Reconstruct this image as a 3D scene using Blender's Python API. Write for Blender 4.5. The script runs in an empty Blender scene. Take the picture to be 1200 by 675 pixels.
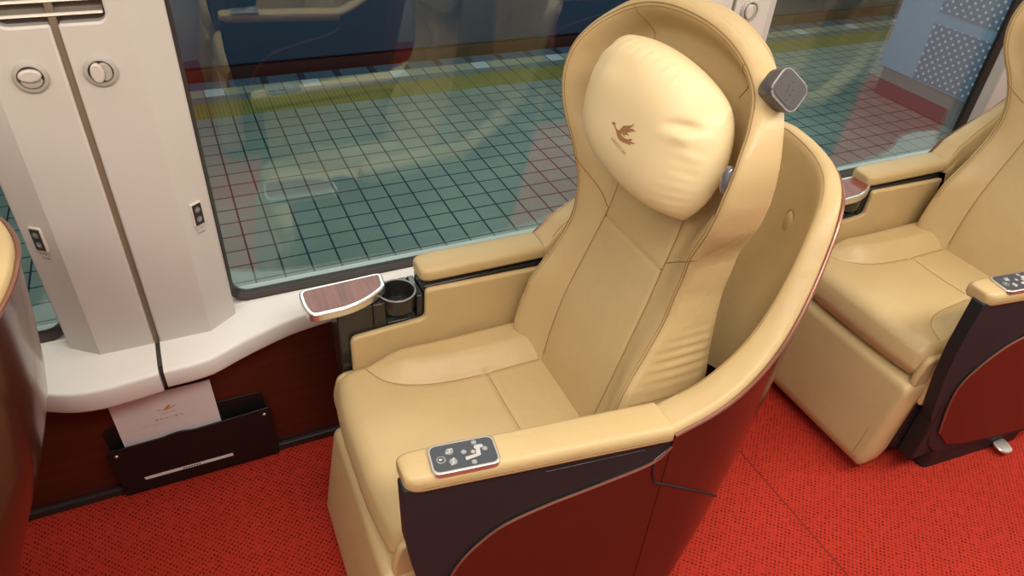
import bpy, bmesh, math, random
from mathutils import Vector, Matrix
from mathutils.bvhtree import BVHTree

random.seed(4)
S = bpy.context.scene
COL = S.collection
D = bpy.data
pi = math.pi
sin, cos = math.sin, math.cos


# ------------------------------------------------------------------ utilities
def lerp(a, b, t):
    return a + (b - a) * t


def clamp(x, a=0.0, b=1.0):
    return max(a, min(b, x))


def sstep(a, b, x):
    t = clamp((x - a) / (b - a))
    return t * t * (3 - 2 * t)


def table(x, pts):
    """smooth (Catmull-like) interpolation through (x, value) pairs"""
    if x <= pts[0][0]:
        return pts[0][1]
    if x >= pts[-1][0]:
        return pts[-1][1]
    n = len(pts)
    for i in range(n - 1):
        x0, y0 = pts[i]
        x1, y1 = pts[i + 1]
        if x0 <= x <= x1:
            h = x1 - x0
            d = (y1 - y0) / h
            dm = (y0 - pts[i - 1][1]) / (x0 - pts[i - 1][0]) if i > 0 else d
            dp = (pts[i + 2][1] - y1) / (pts[i + 2][0] - x1) if i + 2 < n else d
            m0 = 0 if dm * d <= 0 else 2 * dm * d / (dm + d)
            m1 = 0 if dp * d <= 0 else 2 * dp * d / (dp + d)
            t = (x - x0) / h
            return ((2 * t ** 3 - 3 * t * t + 1) * y0 + (t ** 3 - 2 * t * t + t) * h * m0
                    + (-2 * t ** 3 + 3 * t * t) * y1 + (t ** 3 - t * t) * h * m1)


# ------------------------------------------------------------------ materials
def new_mat(name):
    m = D.materials.new(name)
    m.use_nodes = True
    nt = m.node_tree
    return m, nt, nt.nodes, nt.links, nt.nodes['Principled BSDF']


def simple(name, col, rough=0.5, metal=0.0, coat=0.0, spec=0.5, bump=0.0, bscale=200.0, emis=None, emis_s=0.0):
    m, nt, N, L, p = new_mat(name)
    p.inputs['Base Color'].default_value = (*col, 1)
    p.inputs['Roughness'].default_value = rough
    p.inputs['Metallic'].default_value = metal
    p.inputs['Coat Weight'].default_value = coat
    p.inputs['Coat Roughness'].default_value = 0.12
    p.inputs['Specular IOR Level'].default_value = spec
    if emis:
        p.inputs['Emission Color'].default_value = (*emis, 1)
        p.inputs['Emission Strength'].default_value = emis_s
    if bump:
        tc = N.new('ShaderNodeTexCoord')
        no = N.new('ShaderNodeTexNoise')
        no.inputs['Scale'].default_value = bscale
        no.inputs['Detail'].default_value = 3
        b = N.new('ShaderNodeBump')
        b.inputs['Strength'].default_value = bump
        b.inputs['Distance'].default_value = 0.002
        L.new(tc.outputs['Object'], no.inputs['Vector'])
        L.new(no.outputs['Fac'], b.inputs['Height'])
        L.new(b.outputs['Normal'], p.inputs['Normal'])
    return m


def leather_mat(name, col, col2, rough):
    m, nt, N, L, p = new_mat(name)
    tc = N.new('ShaderNodeTexCoord')
    big = N.new('ShaderNodeTexNoise')
    big.inputs['Scale'].default_value = 6
    big.inputs['Detail'].default_value = 4
    mix = N.new('ShaderNodeMix')
    mix.data_type = 'RGBA'
    ramp = N.new('ShaderNodeMapRange')
    ramp.inputs['From Min'].default_value = 0.35
    ramp.inputs['From Max'].default_value = 0.7
    mix.inputs['A'].default_value = (*col, 1)
    mix.inputs['B'].default_value = (*col2, 1)
    L.new(tc.outputs['Object'], big.inputs['Vector'])
    L.new(big.outputs['Fac'], ramp.inputs['Value'])
    L.new(ramp.outputs['Result'], mix.inputs['Factor'])
    L.new(mix.outputs['Result'], p.inputs['Base Color'])
    p.inputs['Roughness'].default_value = rough
    p.inputs['Specular IOR Level'].default_value = 0.45
    v = N.new('ShaderNodeTexVoronoi')
    v.inputs['Scale'].default_value = 650
    v.feature = 'DISTANCE_TO_EDGE'
    w = N.new('ShaderNodeTexNoise')
    w.inputs['Scale'].default_value = 16
    w.inputs['Detail'].default_value = 3
    w.inputs['Distortion'].default_value = 0.8
    b1 = N.new('ShaderNodeBump')
    b1.inputs['Strength'].default_value = 0.12
    b1.inputs['Distance'].default_value = 0.0006
    b2 = N.new('ShaderNodeBump')
    b2.inputs['Strength'].default_value = 0.35
    b2.inputs['Distance'].default_value = 0.006
    L.new(tc.outputs['Object'], v.inputs['Vector'])
    L.new(tc.outputs['Object'], w.inputs['Vector'])
    L.new(v.outputs['Distance'], b1.inputs['Height'])
    L.new(w.outputs['Fac'], b2.inputs['Height'])
    L.new(b2.outputs['Normal'], b1.inputs['Normal'])
    L.new(b1.outputs['Normal'], p.inputs['Normal'])
    return m


def wood_mat(name, c1, c2, axis_scale, rough, coat=0.0):
    m, nt, N, L, p = new_mat(name)
    tc = N.new('ShaderNodeTexCoord')
    mp = N.new('ShaderNodeMapping')
    mp.inputs['Scale'].default_value = axis_scale
    no = N.new('ShaderNodeTexNoise')
    no.inputs['Scale'].default_value = 1.0
    no.inputs['Detail'].default_value = 6
    no.inputs['Roughness'].default_value = 0.65
    r = N.new('ShaderNodeMapRange')
    r.inputs['From Min'].default_value = 0.3
    r.inputs['From Max'].default_value = 0.7
    mix = N.new('ShaderNodeMix')
    mix.data_type = 'RGBA'
    mix.inputs['A'].default_value = (*c1, 1)
    mix.inputs['B'].default_value = (*c2, 1)
    L.new(tc.outputs['Object'], mp.inputs['Vector'])
    L.new(mp.outputs['Vector'], no.inputs['Vector'])
    L.new(no.outputs['Fac'], r.inputs['Value'])
    L.new(r.outputs['Result'], mix.inputs['Factor'])
    L.new(mix.outputs['Result'], p.inputs['Base Color'])
    p.inputs['Roughness'].default_value = rough
    p.inputs['Coat Weight'].default_value = coat
    p.inputs['Coat Roughness'].default_value = 0.15
    return m


def carpet_mat():
    m, nt, N, L, p = new_mat('red_carpet')
    tc = N.new('ShaderNodeTexCoord')
    wob = N.new('ShaderNodeTexNoise')
    wob.inputs['Scale'].default_value = 120
    wob.inputs['Detail'].default_value = 2
    add = N.new('ShaderNodeVectorMath')
    add.operation = 'MULTIPLY_ADD'
    add.inputs[1].default_value = (0.006, 0.006, 0)
    mp = N.new('ShaderNodeMapping')
    mp.inputs['Rotation'].default_value = (0, 0, pi / 4)
    sc = N.new('ShaderNodeVectorMath')
    sc.operation = 'SCALE'
    sc.inputs['Scale'].default_value = 1 / 0.0092
    fr = N.new('ShaderNodeVectorMath')
    fr.operation = 'FRACTION'
    sb = N.new('ShaderNodeVectorMath')
    sb.operation = 'SUBTRACT'
    sb.inputs[1].default_value = (0.5, 0.5, 0.5)
    mu = N.new('ShaderNodeVectorMath')
    mu.operation = 'MULTIPLY'
    mu.inputs[1].default_value = (1, 1, 0)
    ln = N.new('ShaderNodeVectorMath')
    ln.operation = 'LENGTH'
    dot = N.new('ShaderNodeMapRange')      # 1 in the dark pits between the loops
    dot.inputs['From Min'].default_value = 0.16
    dot.inputs['From Max'].default_value = 0.40
    dot.inputs['To Min'].default_value = 1.0
    dot.inputs['To Max'].default_value = 0.0
    pn = N.new('ShaderNodeTexNoise')
    pn.inputs['Scale'].default_value = 55
    pn.inputs['Detail'].default_value = 5
    pr_ = N.new('ShaderNodeMapRange')
    pr_.inputs['From Min'].default_value = 0.30
    pr_.inputs['From Max'].default_value = 0.56
    mm = N.new('ShaderNodeMath')
    mm.operation = 'MULTIPLY'
    big = N.new('ShaderNodeTexNoise')
    big.inputs['Scale'].default_value = 5
    big.inputs['Detail'].default_value = 3
    bm_ = N.new('ShaderNodeMix')
    bm_.data_type = 'RGBA'
    bm_.inputs['A'].default_value = (0.47, 0.034, 0.019, 1)
    bm_.inputs['B'].default_value = (0.39, 0.029, 0.014, 1)
    mix = N.new('ShaderNodeMix')
    mix.data_type = 'RGBA'
    mix.inputs['B'].default_value = (0.12, 0.007, 0.006, 1)
    L.new(tc.outputs['Object'], wob.inputs['Vector'])
    L.new(wob.outputs['Color'], add.inputs[0])
    L.new(tc.outputs['Object'], add.inputs[2])
    L.new(add.outputs['Vector'], mp.inputs['Vector'])
    L.new(mp.outputs['Vector'], sc.inputs[0])
    L.new(sc.outputs['Vector'], fr.inputs[0])
    L.new(fr.outputs['Vector'], sb.inputs[0])
    L.new(sb.outputs['Vector'], mu.inputs[0])
    L.new(mu.outputs['Vector'], ln.inputs[0])
    L.new(ln.outputs['Value'], dot.inputs['Value'])
    L.new(tc.outputs['Object'], pn.inputs['Vector'])
    L.new(pn.outputs['Fac'], pr_.inputs['Value'])
    L.new(dot.outputs['Result'], mm.inputs[0])
    L.new(pr_.outputs['Result'], mm.inputs[1])
    L.new(tc.outputs['Object'], big.inputs['Vector'])
    L.new(big.outputs['Fac'], bm_.inputs['Factor'])
    L.new(bm_.outputs['Result'], mix.inputs['A'])
    L.new(mm.outputs['Value'], mix.inputs['Factor'])
    L.new(mix.outputs['Result'], p.inputs['Base Color'])
    p.inputs['Roughness'].default_value = 0.9
    p.inputs['Specular IOR Level'].default_value = 0.15
    b = N.new('ShaderNodeBump')
    b.inputs['Strength'].default_value = 0.35
    b.inputs['Distance'].default_value = 0.002
    b.invert = True
    L.new(mm.outputs['Value'], b.inputs['Height'])
    L.new(b.outputs['Normal'], p.inputs['Normal'])
    return m


def glass_mat():
    m, nt, N, L, p = new_mat('tinted_window_glass')
    N.remove(p)
    out = N['Material Output']
    tr = N.new('ShaderNodeBsdfTransparent')
    tr.inputs['Color'].default_value = (0.88, 0.95, 0.94, 1)
    gl = N.new('ShaderNodeBsdfGlossy')
    gl.inputs['Roughness'].default_value = 0.0
    gl.inputs['Color'].default_value = (0.95, 1.0, 1.0, 1)
    lw = N.new('ShaderNodeLayerWeight')
    lw.inputs['Blend'].default_value = 0.5
    pw = N.new('ShaderNodeMath')
    pw.operation = 'POWER'
    pw.inputs[1].default_value = 4.0
    ma = N.new('ShaderNodeMath')
    ma.operation = 'MULTIPLY_ADD'
    ma.inputs[1].default_value = 0.9
    ma.inputs[2].default_value = 0.105
    mx = N.new('ShaderNodeMixShader')
    L.new(lw.outputs['Facing'], pw.inputs[0])
    L.new(pw.outputs['Value'], ma.inputs[0])
    L.new(ma.outputs['Value'], mx.inputs['Fac'])
    L.new(tr.outputs['BSDF'], mx.inputs[1])
    L.new(gl.outputs['BSDF'], mx.inputs[2])
    L.new(mx.outputs['Shader'], out.inputs['Surface'])
    return m


def tile_mat():
    m, nt, N, L, p = new_mat('platform_tiles')
    tc = N.new('ShaderNodeTexCoord')
    br = N.new('ShaderNodeTexBrick')
    br.offset = 0.0
    br.inputs['Scale'].default_value = 1.0
    br.inputs['Brick Width'].default_value = 0.153
    br.inputs['Row Height'].default_value = 0.153
    br.inputs['Mortar Size'].default_value = 0.0055
    br.inputs['Mortar Smooth'].default_value = 0.1
    br.inputs['Color1'].default_value = (0.33, 0.41, 0.355, 1)
    br.inputs['Color2'].default_value = (0.29, 0.375, 0.335, 1)
    br.inputs['Mortar'].default_value = (0.025, 0.045, 0.07, 1)
    no = N.new('ShaderNodeTexNoise')
    no.inputs['Scale'].default_value = 0.9
    no.inputs['Detail'].default_value = 4
    r = N.new('ShaderNodeMapRange')
    r.inputs['From Min'].default_value = 0.3
    r.inputs['From Max'].default_value = 0.7
    r.inputs['To Min'].default_value = 0.8
    r.inputs['To Max'].default_value = 1.2
    mul = N.new('ShaderNodeVectorMath')
    mul.operation = 'MULTIPLY'
    mp = N.new('ShaderNodeMapping')
    mp.inputs['Location'].default_value = (0.02, -0.085, 0)
    L.new(tc.outputs['Object'], mp.inputs['Vector'])
    L.new(mp.outputs['Vector'], br.inputs['Vector'])
    L.new(tc.outputs['Object'], no.inputs['Vector'])
    L.new(no.outputs['Fac'], r.inputs['Value'])
    L.new(br.outputs['Color'], mul.inputs[0])
    L.new(r.outputs['Result'], mul.inputs[1])
    L.new(mul.outputs['Vector'], p.inputs['Base Color'])
    p.inputs['Roughness'].default_value = 0.55
    return m


def groove_mat(name, c1, c2, period, axis='y', rough=0.6, duty=0.6):
    """stripes running along x (or y)"""
    m, nt, N, L, p = new_mat(name)
    tc = N.new('ShaderNodeTexCoord')
    sx = N.new('ShaderNodeSeparateXYZ')
    dv = N.new('ShaderNodeMath')
    dv.operation = 'DIVIDE'
    dv.inputs[1].default_value = period
    fr = N.new('ShaderNodeMath')
    fr.operation = 'FRACT'
    gt = N.new('ShaderNodeMath')
    gt.operation = 'GREATER_THAN'
    gt.inputs[1].default_value = duty
    mix = N.new('ShaderNodeMix')
    mix.data_type = 'RGBA'
    mix.inputs['A'].default_value = (*c1, 1)
    mix.inputs['B'].default_value = (*c2, 1)
    L.new(tc.outputs['Object'], sx.inputs['Vector'])
    L.new(sx.outputs['XYZ'.index(axis.upper())], dv.inputs[0])
    L.new(dv.outputs['Value'], fr.inputs[0])
    L.new(fr.outputs['Value'], gt.inputs[0])
    L.new(gt.outputs['Value'], mix.inputs['Factor'])
    L.new(mix.outputs['Result'], p.inputs['Base Color'])
    p.inputs['Roughness'].default_value = rough
    return m


def dot_mat():
    m, nt, N, L, p = new_mat('dotted_blue_panel')
    tc = N.new('ShaderNodeTexCoord')
    mp = N.new('ShaderNodeMapping')
    mp.inputs['Rotation'].default_value = (pi / 4, 0, 0)
    sc = N.new('ShaderNodeVectorMath')
    sc.operation = 'SCALE'
    sc.inputs['Scale'].default_value = 1 / 0.052
    fr = N.new('ShaderNodeVectorMath')
    fr.operation = 'FRACTION'
    sb = N.new('ShaderNodeVectorMath')
    sb.operation = 'SUBTRACT'
    sb.inputs[1].default_value = (0.5, 0.5, 0.5)
    mu = N.new('ShaderNodeVectorMath')
    mu.operation = 'MULTIPLY'
    mu.inputs[1].default_value = (0, 1, 1)
    ln = N.new('ShaderNodeVectorMath')
    ln.operation = 'LENGTH'
    lt = N.new('ShaderNodeMath')
    lt.operation = 'LESS_THAN'
    lt.inputs[1].default_value = 0.22
    mix = N.new('ShaderNodeMix')
    mix.data_type = 'RGBA'
    mix.inputs['A'].default_value = (0.03, 0.19, 0.43, 1)
    mix.inputs['B'].default_value = (0.75, 0.85, 0.9, 1)
    L.new(tc.outputs['Object'], mp.inputs['Vector'])
    L.new(mp.outputs['Vector'], sc.inputs[0])
    L.new(sc.outputs['Vector'], fr.inputs[0])
    L.new(fr.outputs['Vector'], sb.inputs[0])
    L.new(sb.outputs['Vector'], mu.inputs[0])
    L.new(mu.outputs['Vector'], ln.inputs[0])
    L.new(ln.outputs['Value'], lt.inputs[0])
    L.new(lt.outputs['Value'], mix.inputs['Factor'])
    L.new(mix.outputs['Result'], p.inputs['Base Color'])
    p.inputs['Roughness'].default_value = 0.4
    return m


M = dict(
    leather=leather_mat('tan_leather', (0.56, 0.415, 0.205), (0.52, 0.38, 0.185), 0.40),
    seam=simple('leather_seam', (0.30, 0.17, 0.06), 0.6),
    piping=simple('leather_piping', (0.52, 0.36, 0.17), 0.5),
    pillow=simple('cream_pillow_satin', (0.82, 0.67, 0.38), 0.42, bump=0.10, bscale=40),
    print=simple('brown_print', (0.36, 0.18, 0.075), 0.6),
    printlight=simple('pale_brown_print', (0.50, 0.31, 0.14), 0.6),
    shell=simple('burgundy_shell', (0.052, 0.0100, 0.0060), 0.26, coat=0.55, spec=0.4),
    bronze=simple('bronze_edge', (0.30, 0.14, 0.10), 0.3, metal=0.6),
    black=simple('charcoal_plastic', (0.012, 0.0155, 0.020), 0.55, bump=0.15, bscale=600),
    dark=simple('dark_frame', (0.010, 0.009, 0.009), 0.6),
    gloss=simple('gloss_black_plastic', (0.022, 0.020, 0.018), 0.22),
    silver=simple('satin_silver', (0.74, 0.72, 0.68), 0.28, metal=0.9),
    champagne=simple('champagne_metal', (0.66, 0.56, 0.40), 0.3, metal=0.8),
    tablewood=wood_mat('rosewood_table', (0.13, 0.026, 0.018), (0.24, 0.07, 0.05), (130, 9, 9), 0.3),
    panelface=simple('control_face', (0.055, 0.065, 0.078), 0.3),
    icon=simple('control_icon', (0.48, 0.48, 0.47), 0.5),
    icondim=simple('control_icon_dim', (0.27, 0.28, 0.29), 0.5),
    white=simple('warm_white_panel', (0.61, 0.575, 0.535), 0.42, bump=0.04, bscale=500),
    ledge=simple('white_ledge', (0.84, 0.82, 0.78), 0.35, bump=0.04, bscale=500),
    gap=simple('brown_gap', (0.22, 0.16, 0.11), 0.7),
    gapdark=simple('dark_gap_filler', (0.055, 0.05, 0.045), 0.7),
    hook=simple('grey_hook_plastic', (0.43, 0.39, 0.35), 0.4),
    hooklight=simple('light_hook_flap', (0.60, 0.55, 0.50), 0.35),
    switchplate=simple('switch_plate', (0.70, 0.64, 0.57), 0.4),
    switchface=simple('switch_face', (0.035, 0.032, 0.030), 0.35),
    switchbtn=simple('switch_button', (0.20, 0.19, 0.18), 0.4),
    woodwall=wood_mat('dark_wall_veneer', (0.052, 0.0110, 0.0055), (0.085, 0.020, 0.010), (1.5, 6, 55), 0.33, coat=0.2),
    base=simple('dark_baseboard', (0.025, 0.020, 0.020), 0.5),
    carpet=carpet_mat(),
    carpetseam=simple('carpet_joint', (0.20, 0.012, 0.008), 0.9),
    glass=glass_mat(),
    gasket=simple('window_gasket', (0.045, 0.030, 0.025), 0.45),
    gasketgrey=simple('window_inner_frame', (0.16, 0.15, 0.14), 0.4),
    paper=simple('white_paper', (0.80, 0.74, 0.74), 0.6),
    gold=simple('gold_print', (0.62, 0.30, 0.06), 0.5),
    pocket=simple('black_pocket_steel', (0.006, 0.0055, 0.0055), 0.5, bump=0.2, bscale=700),
    ceiling=simple('ceiling_white', (0.80, 0.78, 0.74), 0.6),
    vent=simple('vent_dark', (0.085, 0.060, 0.045), 0.5),
    slat=simple('vent_slat', (0.62, 0.56, 0.48), 0.35, metal=0.6),
    lamp=simple('lamp_grey', (0.075, 0.070, 0.073), 0.38),
    lamprim=simple('lamp_rim', (0.26, 0.245, 0.245), 0.3),
    lampglass=simple('reading_lamp_lens', (0.12, 0.125, 0.15), 0.2, coat=0.6, spec=0.9),
    diffuser=simple('light_diffuser', (0.9, 0.9, 0.88), 0.6, emis=(1.0, 0.93, 0.82), emis_s=2.0),
    tiles=tile_mat(),
    tilerow=simple('pale_edge_tile', (0.42, 0.46, 0.36), 0.6),
    tilewhite=simple('white_edge_tile', (0.72, 0.82, 0.86), 0.5),
    tactile=groove_mat('tactile_yellow', (0.30, 0.29, 0.075), (0.20, 0.20, 0.06), 0.03, 'x', 0.7, 0.72),
    tilegrey=simple('grey_row_tile', (0.17, 0.24, 0.24), 0.6),
    slit=groove_mat('platform_slits', (0.14, 0.27, 0.40), (0.02, 0.04, 0.07), 0.022, 'y', 0.6, 0.5),
    joint=simple('tile_joint', (0.025, 0.045, 0.07), 0.7),
    trainblue=simple('train_blue', (0.040, 0.085, 0.17), 0.3, coat=0.2),
    trainred=simple('train_red_brown', (0.085, 0.030, 0.026), 0.4),
    dots=dot_mat(),
    kioskpale=simple('kiosk_pale_blue', (0.20, 0.46, 0.76), 0.4),
    kioskdark=simple('kiosk_plinth', (0.15, 0.18, 0.21), 0.6),
)


# ------------------------------------------------------------------ mesh helpers
def link(name, me, parent=None):
    o = D.objects.new(name, me)
    COL.objects.link(o)
    if parent is not None:
        o.parent = parent
    return o


def obj(name, bm, mats, parent=None, off=(0, 0, 0), smooth=True, angle=40, subsurf=0, bevel=0.0, bseg=2):
    """link a bmesh as ONE object; off is subtracted from every vertex (to local space)"""
    if any(off):
        bmesh.ops.translate(bm, verts=bm.verts, vec=Vector(off) * -1)
    bmesh.ops.recalc_face_normals(bm, faces=bm.faces)
    me = D.meshes.new(name)
    bm.to_mesh(me)
    bm.free()
    if not isinstance(mats, (list, tuple)):
        mats = [mats]
    for m in mats:
        me.materials.append(m)
    if smooth:
        me.shade_smooth()
        if not subsurf:
            me.set_sharp_from_angle(angle=math.radians(angle))
    o = link(name, me, parent)
    if bevel:
        b = o.modifiers.new('bevel', 'BEVEL')
        b.width = bevel
        b.segments = bseg
        b.limit_method = 'ANGLE'
        b.angle_limit = math.radians(35)
        b.harden_normals = False
    if subsurf:
        s = o.modifiers.new('subsurf', 'SUBSURF')
        s.levels = subsurf
        s.render_levels = subsurf
    return o


def tag(o, label, cat, group=None, kind=None):
    o['label'] = label
    o['category'] = cat
    if group:
        o['group'] = group
    if kind:
        o['kind'] = kind
    return o


def struct(o):
    o['kind'] = 'structure'
    return o


def empty(name, loc):
    o = D.objects.new(name, None)
    o.empty_display_size = 0.1
    COL.objects.link(o)
    o.location = loc
    return o


def box(bm, x0, x1, y0, y1, z0, z1, mi=0):
    vs = [bm.verts.new((x, y, z)) for x in (x0, x1) for y in (y0, y1) for z in (z0, z1)]
    for q in ((0, 1, 3, 2), (4, 6, 7, 5), (0, 4, 5, 1), (2, 3, 7, 6), (0, 2, 6, 4), (1, 5, 7, 3)):
        f = bm.faces.new([vs[i] for i in q])
        f.material_index = mi
    return vs


def prism(bm, outline, fn, t0, t1, mi=0):
    """outline: 2-D points; fn(a, b, t) -> 3-D point; extruded between t0 and t1"""
    A = [bm.verts.new(fn(a, b, t0)) for a, b in outline]
    B = [bm.verts.new(fn(a, b, t1)) for a, b in outline]
    n = len(A)
    fs = [bm.faces.new(A), bm.faces.new(B[::-1])]
    for i in range(n):
        j = (i + 1) % n
        fs.append(bm.faces.new((A[i], B[i], B[j], A[j])))
    for f in fs:
        f.material_index = mi
    return fs


def rows_mesh(bm, rows, closed_u=False, cap=False, mi=0):
    V = [[bm.verts.new(p) for p in r] for r in rows]
    n = len(V[0])
    for i in range(len(V) - 1):
        for j in range(n if closed_u else n - 1):
            k = (j + 1) % n
            f = bm.faces.new((V[i][j], V[i][k], V[i + 1][k], V[i + 1][j]))
            f.material_index = mi
    if cap:
        for r in (V[0], V[-1]):
            f = bm.faces.new(r)
            f.material_index = mi
    return V


def tube(bm, pts, r, seg=6, mi=0, closed=False):
    pts = [Vector(p) for p in pts]
    n = len(pts)
    rows = []
    up = Vector((0.13, 0.27, 0.95))
    for i, p in enumerate(pts):
        a = pts[(i - 1) % n] if (closed or i > 0) else p
        b = pts[(i + 1) % n] if (closed or i < n - 1) else p
        t = (b - a).normalized()
        u = t.cross(up)
        if u.length < 1e-4:
            u = t.cross(Vector((1, 0, 0)))
        u.normalize()
        w = t.cross(u)
        rows.append([p + (u * cos(2 * pi * k / seg) + w * sin(2 * pi * k / seg)) * r for k in range(seg)])
    if closed:
        rows.append(rows[0])
    V = rows_mesh(bm, rows, closed_u=True, cap=not closed, mi=mi)
    if closed:
        bmesh.ops.remove_doubles(bm, verts=[v for r_ in (V[0], V[-1]) for v in r_], dist=1e-7)


def rrect(cx, cy, w, h, r, n=6, rot=0.0):
    pts = []
    for sx, sy, a0 in ((1, 1, 0), (-1, 1, pi / 2), (-1, -1, pi), (1, -1, 3 * pi / 2)):
        for k in range(n + 1):
            a = a0 + pi / 2 * k / n
            pts.append((sx * (w / 2 - r) + r * cos(a), sy * (h / 2 - r) + r * sin(a)))
    c, s = cos(rot), sin(rot)
    return [(cx + x * c - y * s, cy + x * s + y * c) for x, y in pts]


def round_poly(pts, r, n=5):
    """round the corners of a 2-D polygon; r is one radius or one per corner"""
    out = []
    m = len(pts)
    rs = r if isinstance(r, (list, tuple)) else [r] * m
    for i in range(m):
        p = Vector(pts[i])
        a = Vector(pts[i - 1]) - p
        b = Vector(pts[(i + 1) % m]) - p
        d = min(rs[i], a.length * 0.45, b.length * 0.45)
        if d < 1e-6:
            out.append(tuple(p))
            continue
        p0 = p + a.normalized() * d
        p1 = p + b.normalized() * d
        for k in range(n + 1):
            t = k / n
            q = p0 * (1 - t) ** 2 + p * 2 * t * (1 - t) + p1 * t * t
            out.append((q.x, q.y))
    return out


def circle(cx, cy, r, n=24, ry=None):
    ry = ry or r
    return [(cx + r * cos(2 * pi * k / n), cy + ry * sin(2 * pi * k / n)) for k in range(n)]


def text_bm(s, size, align='CENTER'):
    """lettering as a flat mesh in its own xy plane (centred)"""
    cu = D.curves.new('lettering', 'FONT')
    cu.body = s
    cu.size = size
    cu.align_x = align
    cu.align_y = 'CENTER'
    cu.resolution_u = 3
    o = D.objects.new('lettering', cu)
    COL.objects.link(o)
    dg = bpy.context.evaluated_depsgraph_get()
    dg.update()
    me = D.meshes.new_from_object(o.evaluated_get(dg))
    bm = bmesh.new()
    bm.from_mesh(me)
    D.objects.remove(o)
    D.curves.remove(cu)
    D.meshes.remove(me)
    for f in bm.faces:
        f.material_index = 0
    return bm


def place_flat(bm, origin, ax, ay):
    """move flat xy geometry onto the plane origin + x*ax + y*ay (z becomes the normal)"""
    ax = Vector(ax).normalized()
    ay = Vector(ay).normalized()
    az = ax.cross(ay)
    Mx = Matrix((ax, ay, az)).transposed().to_4x4()
    Mx.translation = Vector(origin)
    bmesh.ops.transform(bm, matrix=Mx, verts=bm.verts)


def merge(dst, src, mi=None):
    me = D.meshes.new('tmp')
    src.to_mesh(me)
    src.free()
    n0 = len(dst.faces)
    dst.from_mesh(me)
    D.meshes.remove(me)
    if mi is not None:
        dst.faces.ensure_lookup_table()
        for f in dst.faces[n0:]:
            f.material_index = mi


def dup(root, loc, mirror=False, skip=()):
    r = root.copy()
    COL.objects.link(r)
    r.location = loc
    if mirror:
        r.scale = (1, -1, 1)

    def rec(src, dst):
        for ch in list(src.children):
            if ch.name.split('.')[0] in skip:
                continue
            c = ch.copy()
            COL.objects.link(c)
            c.parent = dst
            rec(ch, c)
    rec(root, r)
    return r


# bird emblem outline (cm), head left, wings up right
BIRD = [(-2.77, 0.24), (-2.3, 0.62), (-1.70, 0.64), (-1.74, 0.36), (-1.25, 0.10), (-0.80, 0.02), (-0.38, 0.20),
        (0.18, 1.2), (0.75, 1.5), (1.34, 1.78), (1.9, 2.12), (2.42, 2.66), (2.14, 1.98), (1.51, 1.36), (2.0, 1.68), (2.50, 1.84),
        (3.30, 1.86), (2.7, 1.58), (2.4, 1.38), (1.73, 0.90), (1.2, 0.68), (1.65, 0.72), (2.25, 0.62), (1.6, 0.44), (1.05, 0.22),
        (1.42, -0.02), (0.8, 0.06), (0.41, 0.08), (0.19, -0.10), (0.6, -0.25), (1.16, -0.26), (1.7, -0.16), (2.23, 0.02),
        (2.7, 0.36), (3.25, 0.58), (3.0, 0.24), (2.62, -0.02), (3.2, 0.10), (4.1, 0.34), (3.6, 0.02), (3.2, -0.18), (2.75, -0.28), (3.25, -0.42), (2.7, -0.56),
        (2.25, -0.54), (2.05, -0.84), (1.66, -0.72), (1.35, -0.98), (0.95, -0.88), (0.55, -1.08), (0.23, -1.01), (-0.3, -0.85), (-0.67, -0.63), (-1.0, -0.35), (-1.4, -0.10), (-2.0, 0.16)]


def flat_poly_bm(pts, scale):
    bm = bmesh.new()
    f = bm.faces.new([bm.verts.new((x * scale, y * scale, 0)) for x, y in pts])
    if f.normal.z < 0:
        f.normal_flip()
    bmesh.ops.triangulate(bm, faces=bm.faces[:])
    return bm


# ================================================================== SEAT
OX, OY = 0.45, 0.905          # seat origin in the cabin (centre of its base)
OFF = (OX, OY, 0)
YC = 0.905


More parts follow.
